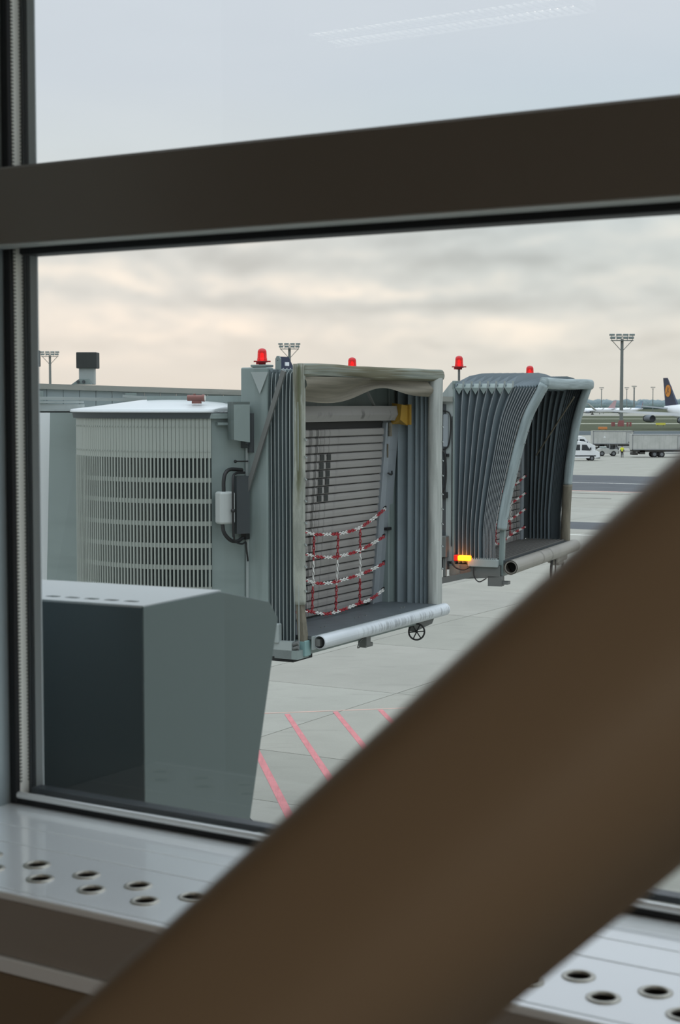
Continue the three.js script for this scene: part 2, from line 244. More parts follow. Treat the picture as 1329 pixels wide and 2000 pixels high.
// ------------------------------------------------------------------ the room: window wall, sill, brace, shell
const GD = 2.83; // facade glass
{
  const w = structure('window_1', 'floor to ceiling terminal window with dark rubber gaskets and a deep brown grey transom', { frame: FW, at: V(-2.7, -.95, -GD) });
  const T0 = -2.652, T1 = 1.6, T2 = 4.9, Z = (d) => -d;
  const pane = (a, b, y0, y1) => new THREE.PlaneGeometry(b - a, y1 - y0).translate((a + b) / 2, (y0 + y1) / 2, Z(GD + .001));
  part('upper_pane', pane(-2.72, T1, .42, 2.0), mat.glass, w); part('lower_pane', pane(-2.72, T1, -.93, .345), mat.glass, w);
  part('upper_pane', pane(T1, T2, .42, 2.0), mat.glass, w); part('lower_pane', pane(T1, T2, -.93, .345), mat.glass, w);
  // left mullion: gasket, glazing spacer with its row of perforations, dark frame, pale outer edge
  part('gasket', rbox(-2.755, -2.733, -.95, 2.05, Z(GD + .002), Z(GD - .012), .003), mat.rubber, w);
  const spacer = part('spacer_bar', rbox(-2.75, -2.7335, -.93, 2.05, Z(GD + .033), Z(GD + .002), .002), mat.spacer, w);
  const dots = []; for (let y = -.9; y < 1.2; y += .0085) for (const d of [.0045, .0305]) dots.push(box(-2.7337, -2.7325, y, y + .0042, Z(GD + d + .003), Z(GD + d - .003)));
  part('perforation', dots, std('#6d726c', .6), spacer, { kind: 'stuff' });
  parts('mullion', [rbox(-2.755, -2.729, -.95, 2.05, Z(GD + .05), Z(GD + .034), .002), rbox(-2.729, -2.724, -.95, 2.05, Z(GD + .05), Z(GD + .031), .002), rbox(-2.724, -2.7165, -.95, 2.05, Z(GD + .05), Z(GD + .035), .002)], mat.darkFrame, w);
  part('outer_cap', rbox(-2.7165, -2.693, -.95, 2.05, Z(GD + .042), Z(GD + .037), .002), mat.aluDull, w);
  // transom
  const prof = [[2.738, .365], [2.738, .531], [2.743, .537], [GD + .06, .537], [GD + .06, .365]];
  part('transom', prism(prof.map(([d, y]) => V(-2.755, y, -d)), prof.map(([d, y]) => V(T2, y, -d))), mat.transom, w);
  parts('transom_gasket', [rbox(-2.70, T2, .346, .366, Z(GD + .05), Z(GD - .016), .004), rbox(-2.70, T2, .537, .545, Z(GD + .05), Z(GD - .01), .003)], mat.rubber, w);
  part('transom_soffit', rbox(-2.75, T2, .361, .3655, Z(GD - .012), Z(2.742), .0015), mat.soffit, w);
  // bottom glazing: shadow gap, bright bead, dark seal
  part('sill_gasket', rbox(-2.755, T2, -.952, -.936, Z(GD + .03), Z(GD - .008), .004), mat.rubber, w);
  part('glazing_bead', rod(V(-2.733, -.929, Z(GD - .004)), V(T2, -.929, Z(GD - .004)), .0085, 16), mat.bead, w);
  part('bottom_seal', rbox(-2.70, T2, -.922, -.908, Z(GD + .04), Z(GD + .003), .003), mat.darkFrame, w);
  part('mullion', rbox(T1 - .04, T1 + .04, -.95, 2.05, Z(GD + .09), Z(GD - .01), .004), mat.darkFrame, w);
  part('head_frame', rbox(-2.755, T2, 1.99, 2.05, Z(GD + .09), Z(GD - .02), .004), mat.darkFrame, w);

  // sill of aluminium plates with ringed ventilation holes
  const s = structure('window_sill', 'bright aluminium window sill with two staggered rows of ringed ventilation holes', { frame: FW, at: V(-2, -.95, -2.3) });
  const S1 = T2, th = .012, sy = -.95;
  part('sill_plate', rbox(-2.754, S1, sy - th, sy, Z(2.835), Z(2.669), .002), mat.sill, s);
  part('sill_plate', rbox(-2.754, S1, sy - th, sy - .0005, Z(2.667), Z(2.562), .002), mat.sill, s);
  const holes = [], spots = [];
  for (let k = -3; k < 15; k++) { spots.push([-2.332 + .13545 * k, 2.461], [-2.257 + .13545 * k, 2.391]); }
  const vis = spots.filter(([t]) => t > -2.72);
  for (const [t, d] of vis) { const h = new THREE.Path(); h.absarc(t, d, .0225, 0, Math.PI * 2, true); holes.push(h); }
  part('sill_plate', extrude([[-2.754, 2.312], [S1, 2.312], [S1, 2.556], [-2.754, 2.556]], th - .001, .0005, holes).applyMatrix4(M4().set(1, 0, 0, 0, 0, 0, 1, sy - th, 0, -1, 0, 0, 0, 0, 0, 1)), mat.sill, s);
  part('sill_bed', [box(-2.754, S1, sy - .06, sy - .045, Z(2.835), Z(2.31)), box(-2.754, S1, sy - .045, sy - th, Z(2.565), Z(2.554))], mat.ringHole, s);
  part('sill_nose', rbox(-2.754, S1, sy - .016, sy + .0005, Z(2.3085), Z(2.286), .006, 3), mat.sill, s);
  const liner = new THREE.CylinderGeometry(.0197, .0197, .04, 28, 1, true).translate(0, -.0195, 0);
  const ring = lathe([[.0195, -.002], [.0195, .0005], [.0205, .0022], [.0225, .003], [.0255, .0028], [.0282, .0014], [.0288, 0], [.0288, -.001]], 28);
  for (const [t, d] of vis) { const h = part('hole_ring', ring, mat.ring, s, { pos: V(t, sy, Z(d)) }); part('hole_liner', liner, mat.ringHole, h); }
  part('fascia', rbox(-2.754, S1, sy - .1295, sy - .0165, Z(2.33), Z(2.293), .003), mat.fascia, s);
  part('aluminium_strip', rbox(-2.754, S1, sy - .161, sy - .13, Z(2.33), Z(2.284), .004), mat.sill, s);
  part('lower_panel', rbox(-2.754, S1, -1.55, sy - .1615, Z(2.34), Z(2.305), .003), mat.brown, s);

  // column cover on the left (reveal), brace
  const c = structure('wall_column', 'pale blue grey metal column cover beside the window', { frame: FW, at: V(-3, -1.55, -2.4) });
  part('cover_panel', rbox(-3.2, -2.757, -1.55, 2.05, Z(2.9), Z(1.98), .006), mat.panelBlue, c);
  const P = V(.12122, EYE - .20346, -.9), D = V(-.67297, -.68799, -.27164).normalize(), b0 = P.clone().addScaledVector(D, 1.85), b1 = P.clone().addScaledVector(D, -3.0);
  const br = thing('diagonal_brace', 'thick dark brown diagonal steel brace crossing in front of the window sill', 'brace', { at: b0 });
  const ux = V(0, 1, 0).addScaledVector(D, -D.y).normalize(), uy = D.clone().cross(ux).normalize(), rowsB = [];
  for (const q of [b0, b1]) { const row = []; for (let i = 0; i < 48; i++) { const a = i / 48 * Math.PI * 2, n = 2.7, r = .0785 / Math.pow(Math.abs(Math.cos(a)) ** n + Math.abs(Math.sin(a)) ** n, 1 / n), a2 = a + .38; row.push(q.clone().addScaledVector(ux, r * Math.cos(a2)).addScaledVector(uy, r * Math.sin(a2))); } rowsB.push(row); }
  part('brace_tube', mergeVertices(loft(rowsB, true, true)), mat.brown, br);

  // room shell, all in the facade frame
  const shell = (n, l, g, m, o = V(0, 0, 0)) => part('surface', g, m, structure(n, l, { frame: FW, at: o }));
  const yF = -1.55, yC = 2.05, TL = -7, TR = 5, DB = -6;
  shell('floor', 'dark brown hall floor inside the terminal', box(TL - .2, TR + .2, yF - .35, yF, Z(3.0), -DB + .2), mat.roomFloor);
  shell('ceiling', 'grey brown hall ceiling inside the terminal', box(TL - .2, TR + .2, yC, yC + .35, Z(3.0), -DB + .2), mat.roomCeil);
  const wallOf = (n, l, boxes) => parts('surface', boxes, mat.roomWall, structure(n, l, { frame: FW }));
  wallOf('wall_back', 'grey wall with a wide window band at the back of the hall', [box(TL - .2, -1, yF, yC, -DB, -DB + .2), box(-1, TR + .2, yF, -1.3, -DB, -DB + .2), box(-1, TR + .2, 1.9, yC, -DB, -DB + .2)]);
  wallOf('wall_right', 'grey wall with a wide window band at the right of the hall', [box(TR, TR + .2, yF, -1.3, Z(2.9), -DB), box(TR, TR + .2, 1.9, yC, Z(2.9), -DB)]);
  shell('wall_left', 'plain grey wall at the far left of the hall', box(TL - .2, TL, yF, yC, Z(2.9), -DB), mat.roomWall);
  const w2 = structure('window_2', 'wide side window of the hall', { frame: FW, at: V(TR, -1.3, 1.5) });
  part('pane', new THREE.PlaneGeometry(8.9, 3.2).rotateY(Math.PI / 2).translate(TR + .1, .3, 1.55), mat.glass, w2);
  parts('mullion', [-2.8, -.6, 1.6, 3.8, 5.9].map((z) => box(TR + .05, TR + .15, -1.3, 1.9, z - .04, z + .04)), mat.darkFrame, w2);
  const w3 = structure('window_3', 'wide rear window of the hall', { frame: FW, at: V(2, -1.3, -DB) });
  part('pane', new THREE.PlaneGeometry(6.2, 3.2).translate(2.1, .3, -DB + .1), mat.glass, w3);
  parts('mullion', [-.95, 1, 3, 5].map((x) => box(x - .04, x + .04, -1.3, 1.9, -DB + .05, -DB + .15)), mat.darkFrame, w3);
  shell('wall_front', 'facade wall left of the window column', box(TL, -3.2, yF, yC, Z(2.95), Z(2.75)), mat.roomWall);
  shell('wall_parapet', 'facade wall below the window sill', box(-3.2, TR, yF, -.97, Z(2.9), Z(2.62)), mat.roomWall);
  shell('wall_exterior', 'terminal facade wall down to the apron', box(TL - .2, TR + .2, -EYE, yF - .35, Z(2.9), Z(2.6)), mat.cab);

  // louvred ceiling lamp of the hall, seen mirrored in the upper pane
  const FL = FW.clone().multiply(M4().makeTranslation(.15, 0, -.31));
  const L = thing('ceiling_lamp', 'long louvred fluorescent ceiling lamp mirrored in the upper window pane', 'lamp', { frame: FL, at: V(-4.35, yC, 2.17) });
  part('housing', [box(-5.15, -3.6, yC - .03, yC, 1.98, 2.36), box(-5.15, -3.6, yC - .09, yC, 1.96, 1.985), box(-5.15, -3.6, yC - .09, yC, 2.355, 2.38)], mat.white, L);
  const glow = std('#ffffff', .4, 0, { emissive: '#fff6e8', emissiveIntensity: LAMP_GLOW });
  for (const z of [2.07, 2.28]) {
    part('tube', rod(V(-5.1, yC - .045, z), V(-3.65, yC - .045, z), .013, 12), glow, L);
    const al = new THREE.RectAreaLight('#fff2e2', LAMP_POWER, 1.45, .045); al.position.set(-.025, -.061, z - 2.17); al.rotation.x = -Math.PI / 2; L.add(al); al.name = 'lamp_light';
  }
  const bl = []; for (let t = -5.12; t < -3.6; t += .042) bl.push(box(t, t + .012, yC - .082, yC - .068, 1.99, 2.35)); bl.push(box(-5.15, -3.6, yC - .088, yC - .035, 2.165, 2.185));
  parts('louvre_blade', bl, mat.aluDull, L);
  // second lamp of the same kind deeper in the hall, above the traveller
  const L2 = thing('ceiling_lamp', 'long louvred fluorescent ceiling lamp deeper in the hall', 'lamp', { frame: FW, at: V(1.2, yC, 2.6) });
  part('housing', [box(.2, 2.2, yC - .05, yC, 2.3, 2.9)], mat.white, L2);
  part('diffuser', box(.25, 2.15, yC - .06, yC - .05, 2.34, 2.86), std('#ffffff', .4, 0, { emissive: '#ffe9d0', emissiveIntensity: 2 }), L2);
  const al2 = new THREE.RectAreaLight('#ffe4c8', ROOM_POWER, 1.9, .5); al2.position.set(0, -.075, 0); al2.rotation.x = -Math.PI / 2; L2.add(al2); al2.name = 'lamp_light';
}

// ------------------------------------------------------------------ ventilation box outside the glass
{
  const e = 6.2 * RAD, FB = FW.clone().multiply(frameY(-2.6103, -.5, -3.143, e));   // corner C; x along the front edge (box runs to -x), z outward is -z
  const b = thing('vent_housing', 'dark grey metal housing with a pale slotted top mounted outside the lower window', 'housing', { frame: FB, at: V(-.6, -.9, -.3) });
  const hs = []; for (let i = 0; i < 18; i++) { const x = -.078 - i * .0612, p = new THREE.Path(), y = .066; p.absarc(x + .009, y, .014, -Math.PI / 2, Math.PI / 2, false); p.absarc(x - .009, y, .014, Math.PI / 2, Math.PI * 1.5, false); hs.push(p); }
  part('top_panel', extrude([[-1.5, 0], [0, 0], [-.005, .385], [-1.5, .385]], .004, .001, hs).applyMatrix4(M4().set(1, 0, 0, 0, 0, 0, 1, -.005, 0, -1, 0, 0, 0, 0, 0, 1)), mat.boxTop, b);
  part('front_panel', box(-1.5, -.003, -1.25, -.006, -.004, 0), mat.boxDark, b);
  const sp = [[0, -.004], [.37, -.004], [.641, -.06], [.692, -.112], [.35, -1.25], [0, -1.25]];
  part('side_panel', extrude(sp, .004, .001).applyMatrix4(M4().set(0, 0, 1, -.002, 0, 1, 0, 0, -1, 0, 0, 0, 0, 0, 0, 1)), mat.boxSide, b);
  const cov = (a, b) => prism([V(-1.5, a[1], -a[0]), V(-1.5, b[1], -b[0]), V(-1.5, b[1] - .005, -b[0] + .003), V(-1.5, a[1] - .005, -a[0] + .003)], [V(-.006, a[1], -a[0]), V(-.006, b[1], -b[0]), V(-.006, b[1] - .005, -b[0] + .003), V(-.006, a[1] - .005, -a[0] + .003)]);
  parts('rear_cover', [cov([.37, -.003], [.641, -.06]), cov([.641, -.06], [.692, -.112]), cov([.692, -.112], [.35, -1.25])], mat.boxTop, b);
  parts('bracket', [box(-1.2, -1.1, -1.28, -1.2, -.4, .26), box(-.3, -.2, -1.28, -1.2, -.4, .26)], mat.steel, b);
}

// ------------------------------------------------------------------ boarding bridges
// concertina skin between a back frame and a mouth: rings at fractions ts, ridge and valley by turns
function concertina({ W, yb, yt, zb, front, ts, amp, back = () => 0, n = 12, sides = 'ltr', arch = 0, topAmp = .8 }) {
  const path = [];
  if (sides.includes('l')) for (let i = 0; i <= n; i++) path.push([0, yb + (yt - yb) * i / n, -1, i === n ? 1 : 0]);
  if (sides.includes('t')) for (let i = sides.includes('l') ? 1 : 0; i <= 6; i++) path.push([W * i / 6, yt + arch * Math.sin(Math.PI * i / 6), i === 6 ? 1 : i === 0 ? -1 : 0, 1]);
  if (sides.includes('r')) for (let i = sides.includes('t') ? 1 : 0; i <= n; i++) path.push([W, yt - (yt - yb) * i / n, 1, 0]);
  const rows = ts.map((t, k) => path.map(([x, y, ox, oy]) => {
    const f = front(y, x), z0 = zb + back(y), z = z0 + (f - z0) * t, a = (k % 2 ? -1 : 1) * amp(t) * .5;
    return V(x + ox * a, y + oy * a * (ox ? .8 : topAmp), z);
  }));
  return flat(loft(rows));
}
function roll(pts, w, h, seg, wob = 0, seed = 1, upv = null) { // padded cloth roll along a path: rounded section w x h with slight lumps
  const c = new THREE.CatmullRomCurve3(pts, false, 'centripetal'), rows = [], N = seg;
  for (let i = 0; i <= N; i++) {
    const t = i / N, p = c.getPointAt(t), d = c.getTangentAt(t), a = (upv ?? V(0, 0, 1)).clone(), x = a.clone().addScaledVector(d, -a.dot(d)).normalize(), y = d.clone().cross(x), row = [];
    for (let j = 0; j < 20; j++) { const th = j / 20 * Math.PI * 2, n = 3, q = 1 / Math.pow(Math.abs(Math.cos(th)) ** n + Math.abs(Math.sin(th)) ** n, 1 / n), k = 1 + wob * (vnoise(t * 9 + 3, j * .35, seed) - .5); row.push(p.clone().addScaledVector(x, .5 * w * q * Math.cos(th) * k).addScaledVector(y, .5 * h * q * Math.sin(th) * k)); }
    rows.push(row);
  }
  const g = loft(rows, true, true), uv = g.attributes.uv; for (let i = 0; i < uv.count; i++) { const u = uv.getX(i), v = uv.getY(i); uv.setXY(i, v, u); } return g;
}
const linkGeo = (() => { const p = []; for (const [x, y] of [[-.5, -1], [-.5, 1], [0, 1.55], [.5, 1], [.5, -1], [0, -1.55]]) p.push(V(x * .026, y * .0165, 0)); return clean(tube(p, .0072, 18, 6, true)); })();
function chainGeo(pts, first, run = 5) { // stadium links along a sagging path, runs of red and white
  const c = new THREE.CatmullRomCurve3(pts, false, 'centripetal'), L = c.getLength(), n = Math.round(L / .043), out = [];
  for (let i = 0; i < n; i++) {
    const t = (i + .5) / n, p = c.getPointAt(t), d = c.getTangentAt(t), x = V(0, 0, 1).addScaledVector(d, -d.z).normalize().multiplyScalar(i % 2 ? 1 : .25).add(d.clone().cross(V(0, 0, 1)).normalize().multiplyScalar(i % 2 ? .25 : 1)).normalize(), z = x.clone().cross(d).normalize();
    const g = linkGeo.clone().applyMatrix4(M4().makeBasis(x, d, z).setPosition(p)), red = (Math.floor(i / run) + first) % 2 === 0, col = red ? [.36, .02, .03] : [.72, .72, .68], a = new Float32Array(g.attributes.position.count * 3);
    for (let k = 0; k < a.length; k++) a[k] = col[k % 3];
    g.setAttribute('color', new THREE.BufferAttribute(a, 3)); out.push(g);
  }
  return out;
}
function wheelGeo(c, r, ax = V(0, 0, 1)) { const q = new THREE.Quaternion().setFromUnitVectors(V(0, 0, 1), ax), l = [new THREE.TorusGeometry(r, r * .11, 8, 28)]; for (let i = 0; i < 3; i++) l.push(rod(V(-r * Math.cos(i * 1.047), -r * Math.sin(i * 1.047), 0), V(r * Math.cos(i * 1.047), r * Math.sin(i * 1.047), 0), r * .08, 6)); l.push(new THREE.SphereGeometry(r * .2, 10, 8)); return l.map((g) => g.applyQuaternion(q).translate(c.x, c.y, c.z)); }

function shutter(parent, X0, X1, y0, y1, zAt, pitch, m) { // roller shutter: one curved slat per row
  const s = part('shutter_backing', prism([V(X0, y0, zAt(y0) - .03), V(X1, y0, zAt(y0) - .03), V(X1, y0, zAt(y0) - .02), V(X0, y0, zAt(y0) - .02)], [V(X0, y1, zAt(y1) - .03), V(X1, y1, zAt(y1) - .03), V(X1, y1, zAt(y1) - .02), V(X0, y1, zAt(y1) - .02)]), mat.cabBlack, parent);
  const h = pitch, pr = [[0, 0], [.006, h * .04], [.016, h * .1], [.018, h * .5], [.014, h * .8], [.002, h * .9], [-.004, h * .9], [-.004, 0]];
  const g = boxUV(clean(extrude(pr, X1 - X0).rotateY(Math.PI / 2).applyMatrix4(M4().makeScale(1, 1, 1))));
  const gx = g.clone(); // extrude: shape x -> -z after the turn, length -> x
  gx.applyMatrix4(M4().makeScale(1, 1, -1)); gx.computeVertexNormals(); const ix = clean(gx); { const p = ix.attributes.position.array; for (let i = 0; i < p.length; i += 9) for (let k = 0; k < 3; k++) { const t = p[i + 3 + k]; p[i + 3 + k] = p[i + 6 + k]; p[i + 6 + k] = t; } ix.computeVertexNormals(); boxUV(ix); }
  const n = Math.floor((y1 - y0) / pitch);
  for (let i = 0; i < n; i++) { const y = y0 + i * pitch, mesh = part('slat', ix, m, s); mesh.position.set(X0, y, zAt(y)); }
  return s;
}
function beacon(at, s, label, standH = 0) {
  const b = thing('beacon_light', label, 'beacon', { at, group: 'red beacons on the boarding bridges' });
  const o = (g) => g.scale(s, s, s).translate(at.x, at.y, at.z);
  if (standH) part('stand', rod(at, V(at.x, at.y + standH, at.z), .02, 8), mat.steel, b);
  const up = (g) => o(g).translate(0, standH, 0);
  part('base', up(lathe([[0, 0], [.055, 0], [.06, .03], [.085, .035], [.1, .05], [.1, .058], [0, .058]], 20)), mat.domeRim, b);
  parts('lug', [up(tr(new THREE.BoxGeometry(.06, .02, .03), .105, .05, 0)), up(tr(new THREE.BoxGeometry(.06, .02, .03), -.105, .05, 0)), up(tr(new THREE.BoxGeometry(.05, .05, .05), -.07, .028, 0))], mat.domeRim, b);
  const pr = [[.082, .058], [.08, .09]]; for (let i = 0; i < 6; i++) { pr.push([.078 - i * .001, .1 + i * .02], [.074 - i * .001, .11 + i * .02]); } pr.push([.066, .225], [.05, .245], [.03, .256], [0, .26]);
  part('dome', up(lathe(pr, 24)), mat.dome, b);
  part('bulb', up(lathe([[0, .06], [.022, .06], [.03, .09], [.03, .15], [.018, .18], [0, .19]], 14)), mat.bulb, b);
  const l = new THREE.PointLight('#ff2a18', .03 * s, 0, 2); l.position.set(0, standH + .13 * s, 0); l.castShadow = true; l.name = 'beacon_glow'; b.add(l);
  return b;
}

// ---- first bridge
{
  const B = thing('boarding_bridge', 'near grey passenger boarding bridge with a padded open mouth and a roller shutter', 'boarding bridge', { frame: F1, at: V(.8, 0, -1.8), group: 'passenger boarding bridges' });
  const Wd = 3.6, YF = 5.35, YT = 8.36, zAt = (y) => -.75 + (y - YF) / 2.45 * .2, O = {};
  // concertina sides and top
  const ts = [0, .2, .42, .46, .5, .54, .58, .62, .66, .7, .74, .78, .82, .86, .9, .95, 1];
  part('bellows', concertina({ W: Wd, yb: 5.25, yt: YT, zb: -.66, front: () => -.12, ts: ts.slice(), amp: (t) => t < .3 ? .07 : .09, sides: 'lt' }), mat.bellows, B);
  part('bellows', concertina({ W: Wd, yb: 5.25, yt: YT, zb: -.66, front: () => -.08, ts: [0, .16, .3, .42, .52, .6, .67, .73, .79, .84, .89, .94, 1], amp: (t) => t < .5 ? .1 : .07, sides: 'r' }), mat.bellowsIn, B);
  const ribs = []; for (let k = 2; k < ts.length; k += 2) { const z = -.66 + .61 * ts[k]; ribs.push(tube([V(-.05, 5.2, z), V(-.055, 6.5, z), V(-.055, 8.2, z), V(-.03, 8.36, z), V(.05, 8.41, z)], .006, 30, 6)); }
  parts('bellows_rib', ribs, mat.cabLight, B);
  parts('back_frame', [rbox(-.085, .06, 5.2, 8.425, -.8, -.44, .02), rbox(-.08, Wd + .05, 8.3, 8.42, -.8, -.66, .02), rbox(-.08, .09, 8.428, 8.455, -.67, -.46, .008), rbox(-.06, .06, 8.4, 8.43, -.66, -.5, .008), rbox(3.42, Wd + .2, 5.2, 8.42, -.9, -.63, .02)], mat.cab, B);
  part('corner_gusset', prism([V(-.105, 8.37, -.65), V(-.105, 8.37, -.42), V(-.105, 8.12, -.53)], [V(-.08, 8.37, -.65), V(-.08, 8.37, -.42), V(-.08, 8.16, -.53)]), mat.cabLight, B);
  part('lifting_lug', extrude([[-.03, 0], [.03, 0], [.03, .12], [.012, .15], [-.012, .15], [-.03, .12]], .02, .003, [(() => { const h = new THREE.Path(); h.absarc(0, .1, .01, 0, 7, true); return h; })()]).rotateY(Math.PI / 2).translate(-.02, 8.4, -.34), mat.cab, B);
  part('strut', bar(V(-.14, 8.38, -.19), V(-.14, 6.88, -.73), .03, .055), mat.steel, B);
  part('strut_cable', rod(V(-.15, 6.95, -.7), V(-.15, 6.55, -.76), .02, 8), mat.steel, B);
  // padded mouth
  part('top_cushion', roll([V(.0, 8.385, -.07), V(.6, 8.39, -.065), V(1.8, 8.38, -.06), V(3.0, 8.385, -.065), V(3.79, 8.385, -.07)], .15, .16, 60, .16, 5), mat.topMoss, B);
  const left = part('left_cushion', roll([V(.005, 5.72, -.07), V(-.005, 6.2, -.07), V(-.01, 6.9, -.07), V(-.005, 7.6, -.07), V(-.01, 8.46, -.07)], .135, .12, 60, .1, 8), mat.moss, B);
  const right = part('right_cushion', roll([V(3.67, 5.18, -.065), V(3.655, 5.8, -.06), V(3.67, 6.6, -.065), V(3.65, 7.4, -.065), V(3.67, 8.38, -.065)], .14, .27, 60, .1, 9), mat.cloth, B);
  const lace = (x, y, s) => tube([V(x, y + .015, .008), V(x + s * .4, y - .008, .01), V(x + s * .8, y, -.005), V(x + s, y + .006, -.06)], .0055, 10, 5);
  parts('lacing', [.02, .3, .55, .8, 1.05, 1.3, 1.55, 1.75].map((d) => lace(-.02, 5.85 + d, .09)), mat.cabLight, left); parts('lacing', [.3, .6, .9, 1.1, 1.3, 1.55, 1.75, 2.0, 2.2].map((d) => lace(3.725, 5.5 + d, .078)), mat.cabLight, right);
  // drooping cloth valance under the top cushion
  { const rows = []; for (let j = 0; j <= 5; j++) { const r = []; for (let i = 0; i <= 40; i++) { const x = .02 + 3.42 * i / 40, u = i / 40, drop = .27 - .17 * Math.exp(-(((u - .55) / .2) ** 2)) + .05 * Math.sin(u * 5); r.push(V(x, 8.32 - drop * j / 5, -.03 + .06 * Math.sin(j * .9 + u * 5) - .03 * j / 5)); } rows.push(r); } part('valance', loft(rows), mat.clothDirty, B); }
  part('left_post', prism([V(-.0, 5.16, -.08), V(.115, 5.16, -.08), V(.115, 5.16, .0), V(-.0, 5.16, .0)], [V(-.04, 5.74, -.1), V(.04, 5.74, -.1), V(.04, 5.74, -.03), V(-.04, 5.74, -.03)]), mat.clothDirty, B);
  part('post_foot', rbox(-.01, .125, 5.12, 5.3, -.09, .01, .01), mat.teal, B);
  // floor, bumper
  part('floor_plate', box(.08, 1.9, YF - .04, YF, -.76, .04), mat.floorPlate, B); part('floor_plate', box(1.91, 3.5, YF - .04, YF - .002, -.76, .04), mat.floorPlate, B);
  parts('floor_bolt', [[.75, -.2], [.85, -.2], [1.72, -.25], [1.82, -.25], [2.0, -.25], [2.9, -.2], [3.0, -.2]].map(([x, z]) => tr(new THREE.CylinderGeometry(.012, .014, .01, 8), x, YF + .003, z)), mat.steel, B);
  part('floor_edge', box(.08, 3.5, YF - .16, YF - .005, .04, .06), mat.cabLight, B);
  const rr = []; { const r0 = .082; for (const [r, x] of [[r0 - .012, .14], [r0, .14], [r0, 3.6], [r0 - .012, 3.6]]) { const row = []; for (let j = 0; j <= 28; j++) { const a = j / 28 * Math.PI * 2; row.push(V(x, 5.275 + r * Math.sin(a), .11 + r * Math.cos(a))); } rr.push(row); } }
  const tubeG = loft(rr); { const p = tubeG.attributes.position, uv = tubeG.attributes.uv; for (let i = 0; i < uv.count; i++) uv.setXY(i, (p.getX(i) - .14) / 3.46, uv.getY(i)); }
  part('bumper_tube', tubeG, mat.pipe, B);
  part('bumper_core', box(.13, .6, 5.23, 5.31, .06, .12), mat.steel, B);
  part('underframe', [box(.0, 3.5, 5.12, 5.3, -.8, -.05), box(-.14, .12, 5.1, 5.2, -.75, -.02)], mat.cab, B);
  part('underside_tray', prism([V(-.2, 5.08, -.66), V(.35, 5.08, -.66), V(.35, 5.12, -.66), V(-.2, 5.12, -.66)], [V(-.1, 5.06, -.1), V(.35, 5.06, -.1), V(.35, 5.12, -.1), V(-.1, 5.12, -.1)]), mat.cabBlack, B);
  part('side_bracket', [rbox(-.16, -.07, 5.27, 5.5, -.46, -.26, .02), box(-.14, -.06, 5.1, 5.3, -.5, -.1)], mat.cabLight, B);
  parts('hinge_knuckle', [0, 1, 2].map((i) => rod(V(-.1, 5.16 + i * .05, -.12), V(-.1, 5.19 + i * .05, -.03), .025, 10)), mat.steel, B);
  part('hand_wheel', wheelGeo(V(3.05, 5.03, -.04), .105, V(-.8, .1, .6).normalize()), mat.black, B);
  part('wheel_mount', [prism([V(3.05, 5.03, -.15), V(3.4, 5.1, -.15), V(3.5, 5.2, -.15), V(3.0, 5.2, -.15)], [V(3.05, 5.03, -.06), V(3.4, 5.1, .02), V(3.5, 5.2, .02), V(3.0, 5.2, -.06)])], mat.steel, B);
  part('sensor_head', [rbox(1.5, 1.62, 5.05, 5.2, -.1, .02, .01), rbox(1.52, 1.72, 5.02, 5.07, -.1, .0, .01), tube([V(1.52, 5.15, -.02), V(1.36, 5.12, -.0), V(1.34, 5.05, -.02), V(1.45, 5.04, -.04)], .008, 14, 6)], mat.steel, B);
  // shutter wall
  const sh = shutter(B, .2, 3.12, YF + .02, 7.78, zAt, .1015, mat.slat);
  for (let i = 0; i < 6; i++) for (const x of [1.4, 1.57]) { const y = YF + .02 + .1015 * (14 + i); part('dark_patch', box(x, x + .1, y + .012, y + .088, zAt(y) + .019, zAt(y) + .024), mat.ventDark, sh); }
  part('shutter_housing', [prism([V(.1, 7.79, -.58), V(.1, 7.79, -.44), V(.1, 7.87, -.40), V(.1, 7.98, -.42), V(.1, 7.98, -.58)], [V(3.22, 7.79, -.58), V(3.22, 7.79, -.44), V(3.22, 7.87, -.40), V(3.22, 7.98, -.42), V(3.22, 7.98, -.58)])], mat.slat, B);
  part('jamb_panel', prism([V(3.1, YF, -.78), V(3.3, YF, -.735), V(3.53, YF, -.735), V(3.53, YF, -.78)], [V(3.1, 7.85, -.6), V(3.3, 7.85, -.535), V(3.53, 7.85, -.535), V(3.53, 7.85, -.6)]), mat.jamb, B);
  part('guide_rail', prism([V(3.1, YF, -.76), V(3.1, YF, -.71), V(3.14, YF, -.71), V(3.14, YF, -.76)], [V(3.1, 7.76, -.57), V(3.1, 7.76, -.51), V(3.14, 7.76, -.51), V(3.14, 7.76, -.57)]), mat.jamb, B);
  parts('lock_handle', [rod(V(3.18, 7.76, -.5), V(3.18, 7.58, -.5), .028, 10), rbox(3.16, 3.18, 7.3, 7.48, -.54, -.52, .004)], mat.clothDirty, B);
  parts('door_catch', [tube([V(3.26, 7.09, -.57), V(3.31, 7.07, -.54), V(3.38, 7.11, -.57)], .012, 10, 6), rbox(3.32, 3.44, 6.32, 6.36, -.66, -.6, .006)], mat.black, B);
  part('yellow_bracket', [prism([V(3.2, 7.74, -.5), V(3.42, 7.74, -.5), V(3.48, 8.0, -.5), V(3.24, 8.02, -.5)], [V(3.2, 7.8, -.36), V(3.42, 7.72, -.36), V(3.48, 7.98, -.36), V(3.24, 8.0, -.36)]), box(3.42, 3.48, 7.73, 8.0, -.4, -.33)], mat.yellow, B);
  part('upper_wall', box(0, Wd, 7.95, 8.34, -.72, -.66), mat.cab, B);
  part('door_lintel', box(.0, Wd, 7.76, 7.97, -.74, -.6), mat.cabDark, B);
  part('ceiling_brace', bar(V(1.9, 8.2, -.2), V(2.75, 7.95, -.5), .03, .03), mat.steel, B);
